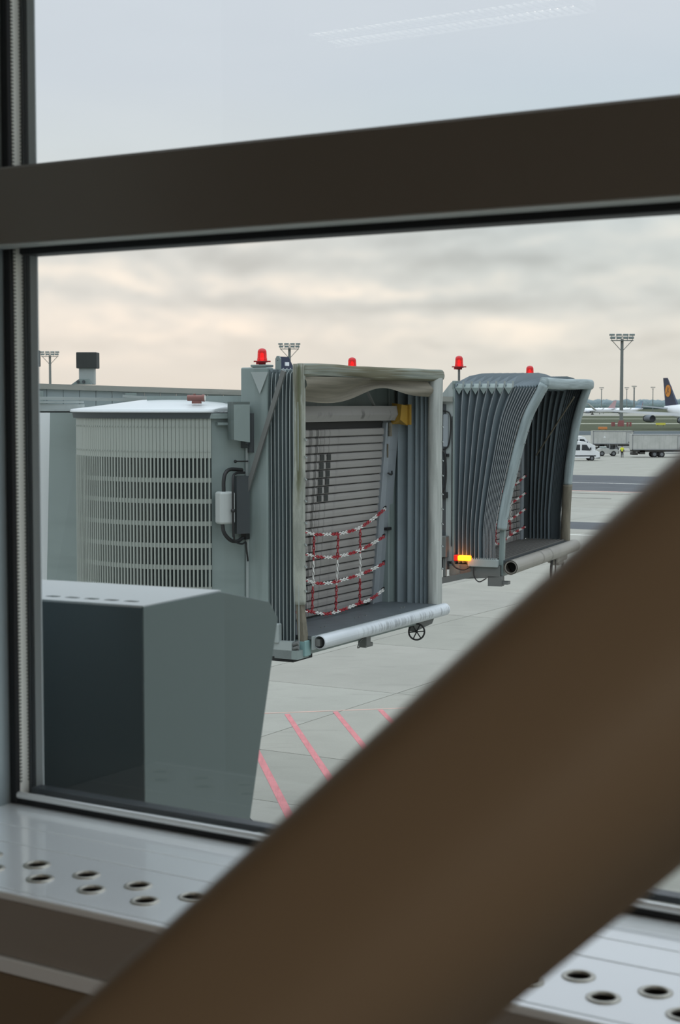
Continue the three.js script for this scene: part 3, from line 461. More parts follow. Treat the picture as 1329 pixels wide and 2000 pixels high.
  // cab body behind, corner panel, rails
  part('cab_body', box(.05, Wd, 5.2, 8.1, -2.2, -.82), mat.cab, B);
  const P2 = (x, z, y) => V(x, y, z), pa = [-.50, -.985], pb = [-.065, -.72], off = [.05, -.06];
  part('side_panel', prism([P2(...pa, 5.1), P2(...pb, 5.1), P2(pb[0] + off[0], pb[1] + off[1], 5.1), P2(pa[0] + off[0], pa[1] + off[1], 5.1)], [P2(...pa, 7.86), P2(...pb, 7.86), P2(pb[0] + off[0], pb[1] + off[1], 7.86), P2(pa[0] + off[0], pa[1] + off[1], 7.86)]), mat.cab, B);
  const onP = (k, d = 0, y = 0) => V(pa[0] + (pb[0] - pa[0]) * k - d * .52, y, pa[1] + (pb[1] - pa[1]) * k + d * .85);   // k along the panel, d proud of it
  part('guide_rail', [bar(onP(.99, .02, 5.1), onP(.99, .02, 7.62), .03, .06)], mat.cabLight, B);
  part('rail_gap', bar(onP(1.08, .0, 5.1), onP(1.08, .0, 8.0), .05, .06), mat.cabBlack, B);
  part('panel_ledge', [bar(onP(.0, .02, 7.87), onP(.62, .02, 7.87), .07, .06), bar(onP(.2, .04, 7.78), onP(.5, .04, 7.78), .05, .03)], mat.cab, B);
  { const a = onP(.44, .06, 0), b = onP(.84, .06, 0), n = V(-.52, 0, .85).multiplyScalar(.16), q = (p, y, k = 0) => V(p.x + n.x * k, y, p.z + n.z * k); part('hood_box', [prism([q(a, 7.60, 1), q(b, 7.57, 1), q(b, 8.03, 1), q(a, 8.03, 1)].map((v) => v.clone()), [q(a, 7.60, .97), q(b, 7.57, .97), q(b, 8.03, .97), q(a, 8.03, .97)]), prism([q(a, 8.0, 1), q(b, 8.0, 1), q(b, 8.03, 1), q(a, 8.03, 1)], [q(a, 8.0, 0), q(b, 8.0, 0), q(b, 8.03, 0), q(a, 8.03, 0)]), prism([q(a, 7.6, 1), q(a, 8.03, 1), q(a, 8.03, .9), q(a, 7.6, .9)], [q(a, 7.6, 0), q(a, 8.03, 0), q(a, 8.03, 0), q(a, 7.6, 0)])], mat.cab, B);
    part('drive_unit', [rod(q(onP(1.05, 0, 0), 7.9, .3), q(onP(1.05, 0, 0), 7.45, .3), .05, 12), bar(onP(.92, .02, 7.5), onP(.92, .02, 7.98), .1, .06), rod(onP(.88, .09, 7.55), onP(.88, .09, 7.9), .028, 10)], mat.cabDark, B); }
  // tank, cabinet and hoses on the corner panel
  part('dark_cabinet', (() => { const a = onP(.62, .03), b = onP(.95, .03), n = V(-.52, 0, .85).multiplyScalar(.07); return prism([V(a.x, 6.52, a.z), V(b.x, 6.52, b.z), V(b.x, 7.18, b.z), V(a.x, 7.18, a.z)], [V(a.x + n.x, 6.52, a.z + n.z), V(b.x + n.x, 6.52, b.z + n.z), V(b.x + n.x, 7.18, b.z + n.z), V(a.x + n.x, 7.18, a.z + n.z)]); })(), mat.cabDark, B);
  { const c = onP(.29, .14, 0), g = new RoundedBoxGeometry(.19, .37, .16, 4, .03); part('tank', g.rotateY(-.55).translate(c.x, 6.83, c.z), mat.tank, B); }
  const hose = (pts, r) => tube(pts.map(([k, y, d]) => onP(k, d, y)), r, 30, 8);
  part('hose', hose([[.24, 7.0, .16], [.24, 7.14, .16], [.29, 7.22, .15], [.42, 7.26, .12], [.8, 7.25, .06]], .022), mat.black, B);
  part('hose', hose([[.40, 6.5, .24], [.38, 6.7, .25], [.38, 7.1, .25], [.42, 7.19, .22], [.55, 7.22, .16], [.85, 7.22, .07]], .014), mat.black, B);
  part('hose', hose([[.21, 6.66, .15], [.24, 6.55, .16], [.4, 6.46, .16], [.58, 6.44, .14], [.8, 6.47, .07]], .022), mat.black, B);
  part('hose', hose([[.42, 6.52, .23], [.47, 6.45, .2], [.7, 6.41, .15], [.85, 6.42, .1], [.86, 6.36, .1], [.92, 6.2, .08]], .011), mat.black, B);
  parts('hose_clamp', [new THREE.SphereGeometry(.026, 10, 8).translate(...onP(.38, .25, 6.8).toArray()), rod(onP(.63, .06, 7.35), onP(.95, .06, 7.35), .008, 6), new THREE.SphereGeometry(.02, 8, 6).translate(...onP(.63, .06, 7.35).toArray()), box(-.17, -.09, 6.45, 6.52, -.75, -.68)], mat.black, B);
  // rotunda curtain of lamellae
  const C = V(.828, 0, -1.844), R = 1.6, yTop = 7.86, aN = Math.atan2(-.967 - C.z, -.461 - C.x), bandY = [7.14, 6.9, 6.645, 6.395, 6.145, 5.895, 5.645, 5.395];
  const drum = part('curtain_backing', (() => { const r = []; for (let i = 0; i <= 60; i++) { const a = aN - .004 + i / 60 * 2.25; r.push([V(C.x + (R - .03) * Math.cos(a), 5.1, C.z + (R - .03) * Math.sin(a)), V(C.x + (R - .03) * Math.cos(a), yTop, C.z + (R - .03) * Math.sin(a))]); } return loft(r); })(), mat.drumGlass, B);
  const wS = .0455, sl = [rbox(-.021, .021, 7.39, yTop, -.008, .006, .003, 1), rbox(-.0105, .0085, 5.1, 7.40, -.008, .014, .003, 1), ...bandY.map((y) => box(-.0215, .0215, y - .026, y + .026, -.006, .004)), box(-.012, .012, 7.74, 7.755, .005, .012), box(-.012, .012, 7.46, 7.475, .005, .012)];
  const slG = merge(sl);
  for (let i = 0; i < 50; i++) { const a = aN + .012 + i * wS / R; part('lamella', slG, mat.lamella, drum, { pos: V(C.x + R * Math.cos(a), 0, C.z + R * Math.sin(a)), rot: [0, Math.PI / 2 - a, 0] }); }
  const roofR = lathe([[0, .15], [.8, .11], [1.4, .03], [1.66, 0], [1.67, -.035], [1.655, -.037], [1.6, -.02], [0, -.02]], 96); roofR.translate(C.x, 7.945, C.z); const clampZ = (g) => { const p = g.attributes.position; for (let i = 0; i < p.count; i++) p.setZ(i, Math.min(p.getZ(i), -.92)); g.computeVertexNormals(); return g; }; part('drum_roof', clampZ(roofR), mat.roofWhite, B);
  part('drum_eave', clampZ(new THREE.CylinderGeometry(1.645, 1.63, .07, 64, 1, true).translate(C.x, 7.875, C.z)), mat.cabDark, B);
  part('drum_floor', clampZ(new THREE.CylinderGeometry(1.6, 1.6, .2, 48).translate(C.x, 5.05, C.z)), mat.cab, B);
  part('lift_column', [rbox(C.x - .25, C.x + .25, .5, 5, C.z - .25, C.z + .25, .03), rbox(C.x - 1.1, C.x + 1.1, .45, .85, C.z - .2, C.z + .2, .03)], mat.cab, B);
  for (const s of [-1, 1]) part('bogie_wheel', new THREE.CylinderGeometry(.48, .48, .3, 28).rotateX(Math.PI / 2).translate(C.x + s * .8, .48, C.z), mat.tyre, B);
  // walls left of the curtain, in world axes
  part('tunnel_side', prism([V(-3.20, 5.0, -20.6), V(-3.80, 5.0, -21.0), V(-3.80, 5.0, -21.1), V(-3.20, 5.0, -20.7)], [V(-3.2, 7.97, -20.6), V(-3.71, 7.97, -21.0), V(-3.71, 7.97, -21.1), V(-3.2, 7.97, -20.7)]), mat.cab, B, { frame: WORLD });
  part('curtain_edge', box(-3.26, -3.16, 5.0, 7.86, -20.62, -20.4), mat.cabLight, B, { frame: WORLD });
  part('white_panel', box(-5.2, -3.6, 5.0, 7.97, -21.6, -21.5), mat.white, B, { frame: WORLD });
  part('gutter_beam', [prism([V(-4.4, 7.93, -20.35), V(-4.4, 8.03, -20.35), V(-4.4, 8.03, -20.2), V(-4.4, 7.93, -20.2)], [V(-3.16, 7.93, -20.3), V(-3.16, 8.0, -20.3), V(-3.16, 8.0, -20.15), V(-3.16, 7.93, -20.15)]), box(-4.4, -3.2, 8.02, 8.04, -20.5, -20.14), box(-4.4, -3.2, 7.92, 7.94, -20.4, -20.1)], mat.cabLight, B, { frame: WORLD });
  part('gutter_shadow_gap', box(-4.4, -3.2, 7.9, 7.92, -20.42, -20.16), mat.cabDark, B, { frame: WORLD });
}
// ---- second bridge
{
  const B = thing('boarding_bridge', 'far boarding bridge with a leaning blue grey mouth and an orange warning light', 'boarding bridge', { frame: F2, at: V(1.5, 0, -2), group: 'passenger boarding bridges' });
  const Wd = 4.6, YF = 5.4, YT = 8.3, lp = [[5.2, 0], [5.9, 0], [6.4, .08], [6.81, .173], [7.15, .25], [7.49, .343], [7.8, .44], [7.96, .514], [8.3, .711], [8.6, .9]];
  const lean = (y) => { let k = 0; while (k < lp.length - 2 && y > lp[k + 1][0]) k++; return lp[k][1] + (lp[k + 1][1] - lp[k][1]) * (y - lp[k][0]) / (lp[k + 1][0] - lp[k][0]); };
  const front = (y, x) => lean(y) * (1 - .36 * x / Wd) - .13;
  const ts = []; for (let i = 0; i <= 14; i++) ts.push(.7 * i / 14); for (let i = 1; i <= 16; i++) ts.push(.7 + .28 * i / 16);
  part('bellows', concertina({ W: Wd, yb: 5.32, yt: YT, zb: -.85, front, ts, arch: .16, amp: (t) => t < .7 ? .13 : .05, topAmp: 1.7, n: 16 }), mat.bellowsB, B);
  { const rb = []; for (let k = 2; k < ts.length; k += 2) rb.push(tube([5.35, 5.9, 6.4, 6.9, 7.4, 7.8, 8.1, 8.28].map((y) => V(-.5 * (ts[k] < .7 ? .13 : .05) - .002, y, -.85 + (front(y, 0) + .85) * ts[k])), ts[k] < .7 ? .006 : .0075, 24, 5)); parts('bellows_rib', rb, mat.ribB, B); }
  const tri = []; for (let k = 0; k < 14; k += 2) { const z = (t) => -.85 + (front(YT, 0) + .85) * t; tri.push(prism([V(-.06, YT - .02, z(ts[k])), V(-.06, YT - .02, z(ts[k + 2])), V(-.055, YT - .13, z(ts[k + 1]))], [V(.05, YT + .05, z(ts[k])), V(.05, YT + .05, z(ts[k + 2])), V(.0, YT - .1, z(ts[k + 1]))])); }
  parts('corner_fold', tri, mat.cab, B);
  parts('roof_lug', [0, 2, 4, 6, 8, 10, 12].map((k) => box(-.06, -.02, YT - .02, YT + .09, -.85 + (front(YT, 0) + .85) * ts[k + 2] - .012, -.85 + (front(YT, 0) + .85) * ts[k + 2] + .012)), mat.cabLight, B);
  parts('back_frame', [rbox(-.06, .08, 5.3, 8.36, -.885, -.845, .01), rbox(-.06, Wd + .35, 8.26, 8.4, -.9, -.845, .01), rbox(Wd - .05, Wd + .06, 5.3, 8.36, -.97, -.86, .02)], mat.cab, B);
  // side wall with slanted shoulder, window, dark seal, hoses
  part('cab_side', extrude([[1.6, 5.35], [.885, 5.35], [.885, 8.38], [.92, 8.37], [1.16, 8.08], [1.6, 8.06]], .06, .005).applyMatrix4(M4().set(0, 0, 1, -.04, 0, 1, 0, 0, -1, 0, 0, 0, 0, 0, 0, 1)), mat.cabLight, B);
  part('cab_body', box(.05, Wd, 5.3, 8.1, -4.6, -.98), mat.cab, B);
  part('side_window', rbox(-.075, -.03, 7.28, 7.84, -1.5, -.965, .02), mat.jamb, B);
  parts('window_seal', [tube([V(-.07, 7.88, -1.5), V(-.07, 7.88, -.98), V(-.07, 7.84, -.935), V(-.07, 7.34, -.95), V(-.07, 7.26, -1.0), V(-.07, 7.25, -1.5)], .012, 40, 6), bar(V(-.05, 5.6, -.9), V(-.05, 7.8, -.9), .012, .02)], mat.black, B);
  part('hose', tube([V(-.1, 7.15, -1.25), V(-.12, 7.22, -1.12), V(-.12, 7.2, -1.02), V(-.12, 7.05, -.99), V(-.12, 6.7, -.99), V(-.12, 6.55, -1.03), V(-.1, 6.5, -1.2)], .018, 40, 8), mat.black, B);
  part('hose', tube([V(-.1, 7.1, -1.2), V(-.12, 7.12, -1.1), V(-.12, 6.9, -1.06), V(-.12, 6.65, -1.06), V(-.1, 6.58, -1.2)], .015, 30, 8), mat.black, B);
  parts('cable_hook', [box(-.1, -.04, 7.12, 7.17, -1.0, -.95), box(-.12, -.04, 6.42, 6.52, -1.05, -.97)], mat.black, B);
  // mouth cushions
  const up = V(.94, 0, .34), L = lp.filter((q) => q[0] >= 5.9 && q[0] <= 8.4).map(([y, z]) => V(.1, y, z - .07));
  L[L.length - 1] = V(.1, 8.34, .655);
  const left = part('left_cushion', roll(L, .16, .24, 60, .06, 15), mat.clothB, B);
  parts('lacing', [6.1, 6.35, 6.6, 6.85, 7.1, 7.35, 7.55, 7.75, 7.9, 8.05, 8.2].map((y) => tube([V(.028, y, lean(y) - .12), V(.03, y - .01, lean(y) - .03), V(.1, y - .01, lean(y) + .012), V(.19, y + .01, lean(y) + .008)], .007, 12, 5)), mat.steel, left);
  part('top_cushion', roll([V(.04, 8.36, .66), V(.8, 8.35, .63), V(2.4, 8.36, .54), V(4.0, 8.38, .43), V(4.66, 8.38, .39)], .16, .19, 50, .06, 17), mat.clothB, B);
  const rp = [[6.45, .07], [6.9, .11], [7.3, .17], [7.7, .24], [8.0, .33], [8.38, .46]];
  part('right_cushion', roll(rp.map(([y, z]) => V(4.55, y, z - .07)), .15, .25, 40, .06, 18), mat.clothB, B);
  part('right_sleeve', roll([V(4.57, 5.25, -.04), V(4.57, 5.8, -.035), V(4.55, 6.46, .0)], .16, .27, 30, .05, 19), mat.clothDirty, B, { label: 'worn beige lower sleeve' });
  part('left_post', bar(V(.08, 5.12, -.06), V(.12, 5.92, -.05), .08, .1), mat.cab, B);
  part('inner_rod', rod(V(3.315, 8.14, .4), V(4.45, 7.02, -.6), .014, 8), mat.clothDirty, B);
  // ribbed floor and bumper
  part('floor_plate', box(.05, 4.5, 5.3, YF - .02, -.9, .02), mat.cabDark, B);
  for (let i = 0; i < 11; i++) part('floor_rib', rbox(.06, 4.45, YF - .025, YF + .005, -.84 + i * .078, -.81 + i * .078, .006, 1), mat.floorRib, B);
  const rr = []; { const r0 = .12; for (const [r, x] of [[r0 - .03, .02], [r0, .02], [r0, 4.66], [r0 - .02, 4.66]]) { const row = []; for (let j = 0; j <= 28; j++) { const a = j / 28 * Math.PI * 2; row.push(V(x, 5.27 + r * Math.sin(a), .12 + r * Math.cos(a))); } rr.push(row); } }
  part('bumper_tube', loft(rr), mat.pipeGrey, B);
  parts('bumper_collar', [0.03, 1.85, 2.5].map((x) => new THREE.CylinderGeometry(.124, .124, .06, 24, 1, true).rotateZ(Math.PI / 2).translate(x, 5.27, .12)), mat.pipeGrey, B);
  part('end_stop', new THREE.CylinderGeometry(.09, .09, .02, 20).rotateZ(Math.PI / 2).translate(.25, 5.27, .12), mat.cabBlack, B);
  part('underframe', [box(-.02, 4.5, 5.1, 5.3, -.95, -.05), box(-.05, .1, 5.26, 5.38, -.62, -.12)], mat.cab, B);
  part('side_rail', [rbox(-.1, .0, 5.27, 5.4, -.6, -.08, .015), ...Array.from({ length: 14 }, (_, i) => box(-.1, -.02, 5.39, 5.42, -.6 + i * .037, -.585 + i * .037))], mat.cabLight, B);
  part('control_box', rbox(-.2, .0, 5.42, 5.78, -1.2, -.95, .015), mat.steel, B);
  part('support_arm', [bar(V(-.15, 5.02, -1.05), V(.05, 5.22, -.2), .08, .1), bar(V(-.1, 5.4, -1.0), V(-.12, 5.02, -1.0), .05, .05), rod(V(-.12, 5.45, -.98), V(-.14, 5.1, -.98), .025, 8), prism([V(-.05, 5.05, -.75), V(-.05, 5.3, -.75), V(-.05, 5.3, -.05), V(-.05, 5.1, -.05)], [V(.1, 5.05, -.75), V(.1, 5.3, -.75), V(.1, 5.3, -.05), V(.1, 5.1, -.05)]), box(-.05, .12, 4.95, 5.12, -.26, -.02), box(-.02, .14, 4.98, 5.03, -.06, .08)], mat.steel, B);
  part('cable', tube([V(-.1, 5.35, -.9), V(-.13, 5.25, -.8), V(-.12, 5.22, -.65), V(-.08, 5.28, -.55)], .014, 18, 6), mat.black, B);
  part('cable', tube([V(-.08, 5.3, -.5), V(-.1, 5.1, -.48), V(-.1, 5.02, -.4), V(-.06, 5.08, -.28)], .01, 18, 6), mat.black, B);
  part('gear_box', [rbox(3.5, 4.3, 5.02, 5.22, -.15, .08, .05), rbox(3.7, 4.1, 4.96, 5.06, -.1, .05, .03)], mat.pipeGrey, B);
  part('cable', tube([V(3.35, 5.1, .0), V(3.3, 4.8, .0), V(3.5, 4.62, .0), V(3.75, 4.6, .02), V(4.1, 4.68, .02), V(4.2, 5.0, .0)], .024, 40, 8), mat.black, B);
  part('cable', tube([V(3.1, 5.12, .05), V(3.05, 4.9, .05), V(3.2, 4.78, .05), V(3.4, 4.85, .05), V(3.42, 5.1, .05)], .014, 40, 6), mat.black, B);
  // shutter inside
  const zAt = () => -.83; shutter(B, .2, 4.05, YF, 7.8, zAt, .12, mat.slat);
  part('jamb_panel', box(4.05, 4.22, YF, 8.2, -.86, -.78), mat.jamb, B);
  part('jamb_panel', box(4.22, 4.6, YF, 8.2, -.86, -.8), mat.cabDark, B);
  part('upper_wall', box(0, Wd, 7.8, 8.34, -.88, -.82), mat.cabDark, B);
  part('shutter_housing', rbox(.1, 4.1, 7.75, 7.95, -.85, -.65, .03), mat.slat, B);
  const wl = part('warning_lamp', rbox(-.17, -.06, 5.37, 5.46, -.76, -.54, .02), mat.amber, B, { label: 'glowing orange warning light' }); part('lamp_holder', rbox(-.16, -.05, 5.365, 5.465, -.83, -.76, .015), mat.amberRed, B);
  const pl = new THREE.PointLight('#ff8a20', .12, 0, 2); pl.position.set(-.16 - 1.5, 5.42, -.66 + 2); pl.castShadow = true; pl.name = 'warning_glow'; B.add(pl); void wl;
  part('lift_column', [rbox(-2.9, -2.4, .5, 5.25, -28.2, -27.7, .03), rbox(-3.6, -1.7, .45, .85, -28.15, -27.75, .03)], mat.cab, B, { frame: WORLD });
  for (const x of [-3.4, -1.9]) part('bogie_wheel', new THREE.CylinderGeometry(.48, .48, .3, 28).rotateX(Math.PI / 2).translate(x, .48, -27.95), mat.tyre, B, { frame: WORLD });
  // its tunnel, passing behind the first bridge (world axes)
  const topY = (x) => 8.335 - (x + 4.9) * .03, zT = (x) => -26 - (x + 4.9) * .25, xE = 1.9;
  const body = part('tunnel_body', prism([V(-6, 5.2, zT(-6) - .05), V(-6, 8.2, zT(-6) - .05), V(-6, 8.2, zT(-6) - 2.6), V(-6, 5.2, zT(-6) - 2.6)], [V(xE, 5.2, zT(xE) - .05), V(xE, 8.0, zT(xE) - .05), V(xE, 8.0, zT(xE) - 2.6), V(xE, 5.2, zT(xE) - 2.6)]), mat.cabDark, B, { frame: WORLD });
  for (let i = 0; i < 26; i++) { const x0 = -5.9 + i * .25, x1 = x0 + .243; part('wall_panel', prism([V(x0, 5.3, zT(x0)), V(x1, 5.3, zT(x1)), V(x1, 5.3, zT(x1) - .05), V(x0, 5.3, zT(x0) - .05)], [V(x0, topY(x0) - .085, zT(x0)), V(x1, topY(x1) - .085, zT(x1)), V(x1, topY(x1) - .085, zT(x1) - .05), V(x0, topY(x0) - .085, zT(x0) - .05)]), mat.tunnelPanel, body, { frame: WORLD }); }
  part('coping', [prism([V(-6, topY(-6) - .085, zT(-6) + .06), V(-6, topY(-6), zT(-6) + .04), V(-6, topY(-6), zT(-6) - 2.7), V(-6, topY(-6) - .085, zT(-6) - 2.7)], [V(xE, topY(xE) - .085, zT(xE) + .06), V(xE, topY(xE), zT(xE) + .04), V(xE, topY(xE), zT(xE) - 2.7), V(xE, topY(xE) - .085, zT(xE) - 2.7)])], mat.coping, B, { frame: WORLD });
  parts('roof_rail', [bar(V(-4.9, 8.1, -25.6), V(-2.3, 8.06, -26.1), .1, .05), bar(V(-3.4, 8.13, -25.7), V(-2.5, 8.07, -26.0), .05, .04)], mat.cabLight, B, { frame: WORLD });
  for (const [x, y] of [[-4.78, 8.13], [-3.35, 8.1]]) parts('rail_bracket', [extrude([[-.09, -.12], [.09, -.12], [.09, .08], [-.09, .08]], .02, .002, [(() => { const h = new THREE.Path(); h.absarc(0, 0, .022, 0, 7, true); return h; })()]).translate(x, y, zT(x) + .07), box(x - .025, x + .025, y - .025, y + .025, zT(x) + .045, zT(x) + .06)], mat.cab, B, { frame: WORLD });
}
// ---- chain barriers across both mouths
function chainBarrier(frame, label, Hs, Vs, z) {
  const p = (a) => V(a[0], a[1], z), b = thing('chain_barrier', label, 'chain barrier', { frame, at: p(Hs[0][0]), group: 'red and white chain barriers' });
  Hs.forEach((h, i) => part('cross_chain', chainGeo(h.map(p), [1, 1, 1, 0][i % 4], 5), mat.chain, b));
  Vs.forEach((h) => { part('hanging_chain', [...chainGeo([p(h[0]), p(h[0]).lerp(p(h[3]), .33)], 0, 99), ...chainGeo([p(h[0]).lerp(p(h[3]), .33), p(h[0]).lerp(p(h[3]), .66)], 1, 99), ...chainGeo([p(h[0]).lerp(p(h[3]), .66), p(h[3])], 0, 99)], mat.chain, b); });
  parts('wall_hook', Hs.map((h) => { const q = p(h[h.length - 1]); return [tube([V(q.x, q.y, q.z), V(q.x + .02, q.y + .03, q.z), V(q.x + .03, q.y + .01, q.z - .045)], .008, 10, 6)]; }), mat.black, b);
}
{
  const H = [[[.25, 6.62], [.7, 6.5], [1.117, 6.447], [1.271, 6.417], [1.637, 6.391], [1.907, 6.379], [2.464, 6.413], [2.826, 6.497], [3.23, 6.622]],
    [[.25, 6.32], [.7, 6.22], [1.142, 6.176], [1.309, 6.143], [1.637, 6.104], [1.907, 6.094], [2.465, 6.122], [2.827, 6.181], [3.2, 6.255]],
    [[.25, 6.0], [.7, 5.91], [1.141, 5.856], [1.308, 5.815], [1.637, 5.783], [1.907, 5.783], [2.465, 5.81], [2.828, 5.844], [3.2, 5.9]],
    [[.25, 5.62], [.7, 5.52], [1.14, 5.485], [1.269, 5.458], [1.57, 5.405], [1.906, 5.4], [2.466, 5.437], [2.785, 5.457], [3.18, 5.545]]];
  const Vs = [[[1.284, 6.404], 0, 0, [1.23, 5.463]], [[1.907, 6.373], 0, 0, [1.838, 5.408]], [[2.507, 6.404], 0, 0, [2.495, 5.434]]];
  chainBarrier(F1, 'red and white plastic chain net hung across the shutter of the near bridge', H.map((h) => h.map(([x, y]) => [x - .042, y])), Vs.map((v) => v.map((q) => q && [q[0] - .042, q[1]])), -.57);
  const k = (h) => h.map(([x, y]) => [x * 1.22, y + .03]);
  const H2 = [[[.3, 6.75], [1.5, 6.5], [2.4, 6.42], [3.03, 6.478], [3.95, 6.64]], [[.3, 6.4], [1.5, 6.2], [2.4, 6.1], [2.86, 6.153], [3.95, 6.31]], [[.3, 6.1], [1.5, 5.9], [2.4, 5.82], [3.045, 5.884], [3.95, 6.0]], [[.3, 5.8], [1.5, 5.55], [2.2, 5.48], [2.945, 5.58], [3.95, 5.66]]];
  chainBarrier(F2, 'red and white plastic chain net glimpsed in the mouth of the far bridge', H2, [[[.9, 6.6], 0, 0, [.9, 5.65]], [[1.9, 6.45], 0, 0, [1.9, 5.5]], [[2.9, 6.45], 0, 0, [2.86, 5.56]]], -.68); void k;
}
// ---- red beacons
const toW = (F, x, y, z) => V(x, y, z).applyMatrix4(F);
beacon(toW(F1, .0, 8.457, -.56), .72, 'glowing red beacon on the left corner of the near bridge');
beacon(toW(F1, 2.6, 8.422, -.76), .72, 'red beacon half hidden behind the stained top cushion of the near bridge');
beacon(toW(F2, .2, 8.402, -.86), .9, 'glowing red beacon on a thin stand above the left shoulder of the far bridge', .19);
beacon(toW(F2, 4.94, 8.402, -.87), 1.0, 'glowing red beacon above the pleated roof of the far bridge', .1);

// ------------------------------------------------------------------ small items on the bridges
{
  const zT = (x) => -26 - (x + 4.9) * .25;
  const vent = (x, label, half) => {
    const z = zT(x) - .5, y = 8.335 - (x + 4.9) * .03 + .011, v = thing('vent_stack', label, 'vent', { at: V(x, y, z), group: 'vent stacks on the tunnel roof' });
    part('post', rbox(x - .115, x + .125, y, y + .3, z - .12, z + .12, .01), mat.cabLight, v);
    part('cap_box', rbox(x - .15, x + .18, y + .26, y + .52, z - .17, z + .17, .012), mat.ventDark, v);
    part('bracket', extrude([[-.23, 0], [.1, 0], [.04, .09], [-.1, .09]], .03, .004).translate(x, y, z + .13), mat.cab, v);
    parts('bolt', [-.12, -.03].map((d) => new THREE.CylinderGeometry(.025, .025, .03, 10).rotateX(Math.PI / 2).translate(x + d, y + .045, z + .18)), mat.cabDark, v);
  };
  vent(-4.11, 'pale vent post with a dark square cap on the tunnel roof');
  vent(-5.03, 'dark capped vent post almost hidden by the window mullion');
  const c = V(-1.66, 8.03, -18.95), s = thing('work_lamp', 'small copper coloured work lamp lying on the white rotunda roof', 'lamp', { at: c });
  part('body', rod(V(c.x - .1, c.y + .045, c.z), V(c.x + .07, c.y + .045, c.z + .02), .035, 14), mat.copper, s);
  part('hood', rod(V(c.x + .07, c.y + .045, c.z + .02), V(c.x + .1, c.y + .045, c.z + .023), .042, 14), mat.copper, s);
  part('lens', rod(V(c.x + .1, c.y + .045, c.z + .023), V(c.x + .105, c.y + .045, c.z + .024), .033, 14), mat.lens, s);
  part('foot', [box(c.x - .05, c.x + .06, c.y - .02, c.y + .015, c.z - .03, c.z + .03), rod(V(c.x - .02, c.y + .07, c.z), V(c.x - .02, c.y + .095, c.z), .015, 8)], mat.copper, s);
}

// ------------------------------------------------------------------ far apron: masts, aircraft, vehicles, person
function mast(x, z, h, s, label, big = true) {
  const m = thing('floodlight_mast', label, 'mast', { at: V(x, 0, z), group: big ? 'large floodlight masts' : 'distant thin masts' });
  part('pole', rod(V(x, 0, z), V(x, h - 1.5 * s, z), .55 * s, 12, .42 * s), mat.mast, m);
  if (big) {
    part('platform', [box(x - 3.1 * s, x + 3.1 * s, h - 2.0 * s, h - 1.8 * s, z - 1 * s, z + 1 * s), ...[-3, -1.5, 0, 1.5, 3].map((d) => box(x + d * s - .06 * s, x + d * s + .06 * s, h - 2 * s, h - .2 * s, z - .06 * s, z + .06 * s)), box(x - 3.1 * s, x + 3.1 * s, h - .9 * s, h - .8 * s, z - .1 * s, z + .1 * s)], mat.mast, m);
    for (const d of [-1, 1]) part('brace', rod(V(x + d * 2.8 * s, h - 2 * s, z), V(x + d * .4 * s, h - 4.6 * s, z), .1 * s, 6), mat.mast, m);
    for (const d of [-2.9, -.95, 1, 2.8]) part('floodlight', rbox(x + (d - .75) * s, x + (d + .75) * s, h - .55 * s, h, z - .3 * s, z + .5 * s, .1 * s, 1), mat.floodlamp, m);
    for (const d of [-2.7, -.9, 1, 2.6]) part('floodlight', rbox(x + (d - .7) * s, x + (d + .7) * s, h - 1.45 * s, h - .8 * s, z - .3 * s, z + .5 * s, .1 * s, 1), mat.floodlamp, m);
  } else part('head', [box(x - 2.6 * s, x + 2.6 * s, h - .8 * s, h, z - .4 * s, z + .4 * s), box(x - 1.5 * s, x + 1.5 * s, h - 2.4 * s, h - 2 * s, z - .3 * s, z + .3 * s)], mat.mast, m);
  return m;
}
const mMain = mast(102.9, -600, 33.7, 1.28, 'tall grey floodlight mast on the right with lamps on a platform');
parts('obstacle_collar', [new THREE.CylinderGeometry(1.0, 1.1, 2.2, 16).translate(102.9, 1.1, -600), ...[0, 1, 2, 3, 4, 5].map((i) => new THREE.CylinderGeometry(.4, .4, 1.6, 8).translate(102.9 + 3.4 * Math.cos(i), .8, -600 + 3.4 * Math.sin(i)))], mat.redWhite, mMain);
mast(-126, -714, 31, 1.15, 'floodlight mast rising behind the tunnel roof at the left');
mast(-19, -618, 31, 1.15, 'floodlight mast rising behind the left corner of the near bridge');
mast(239, -1500, 23.5, .8, 'thin distant mast left of the tall grey mast', false);
mast(262, -1500, 23.5, .8, 'thin distant mast half hidden just behind the tall grey mast', false);
mast(268.5, -1500, 25, .8, 'second thin distant mast from the tall grey mast', false).userData.label = 'thin distant mast standing a little to the right of the half hidden mast';
mast(287, -1600, 26, .85, 'thin distant mast between the tall mast and the blue tail fin', false);
mast(305, -1600, 25, .85, 'thin distant mast nearest to the blue tail fin', false);

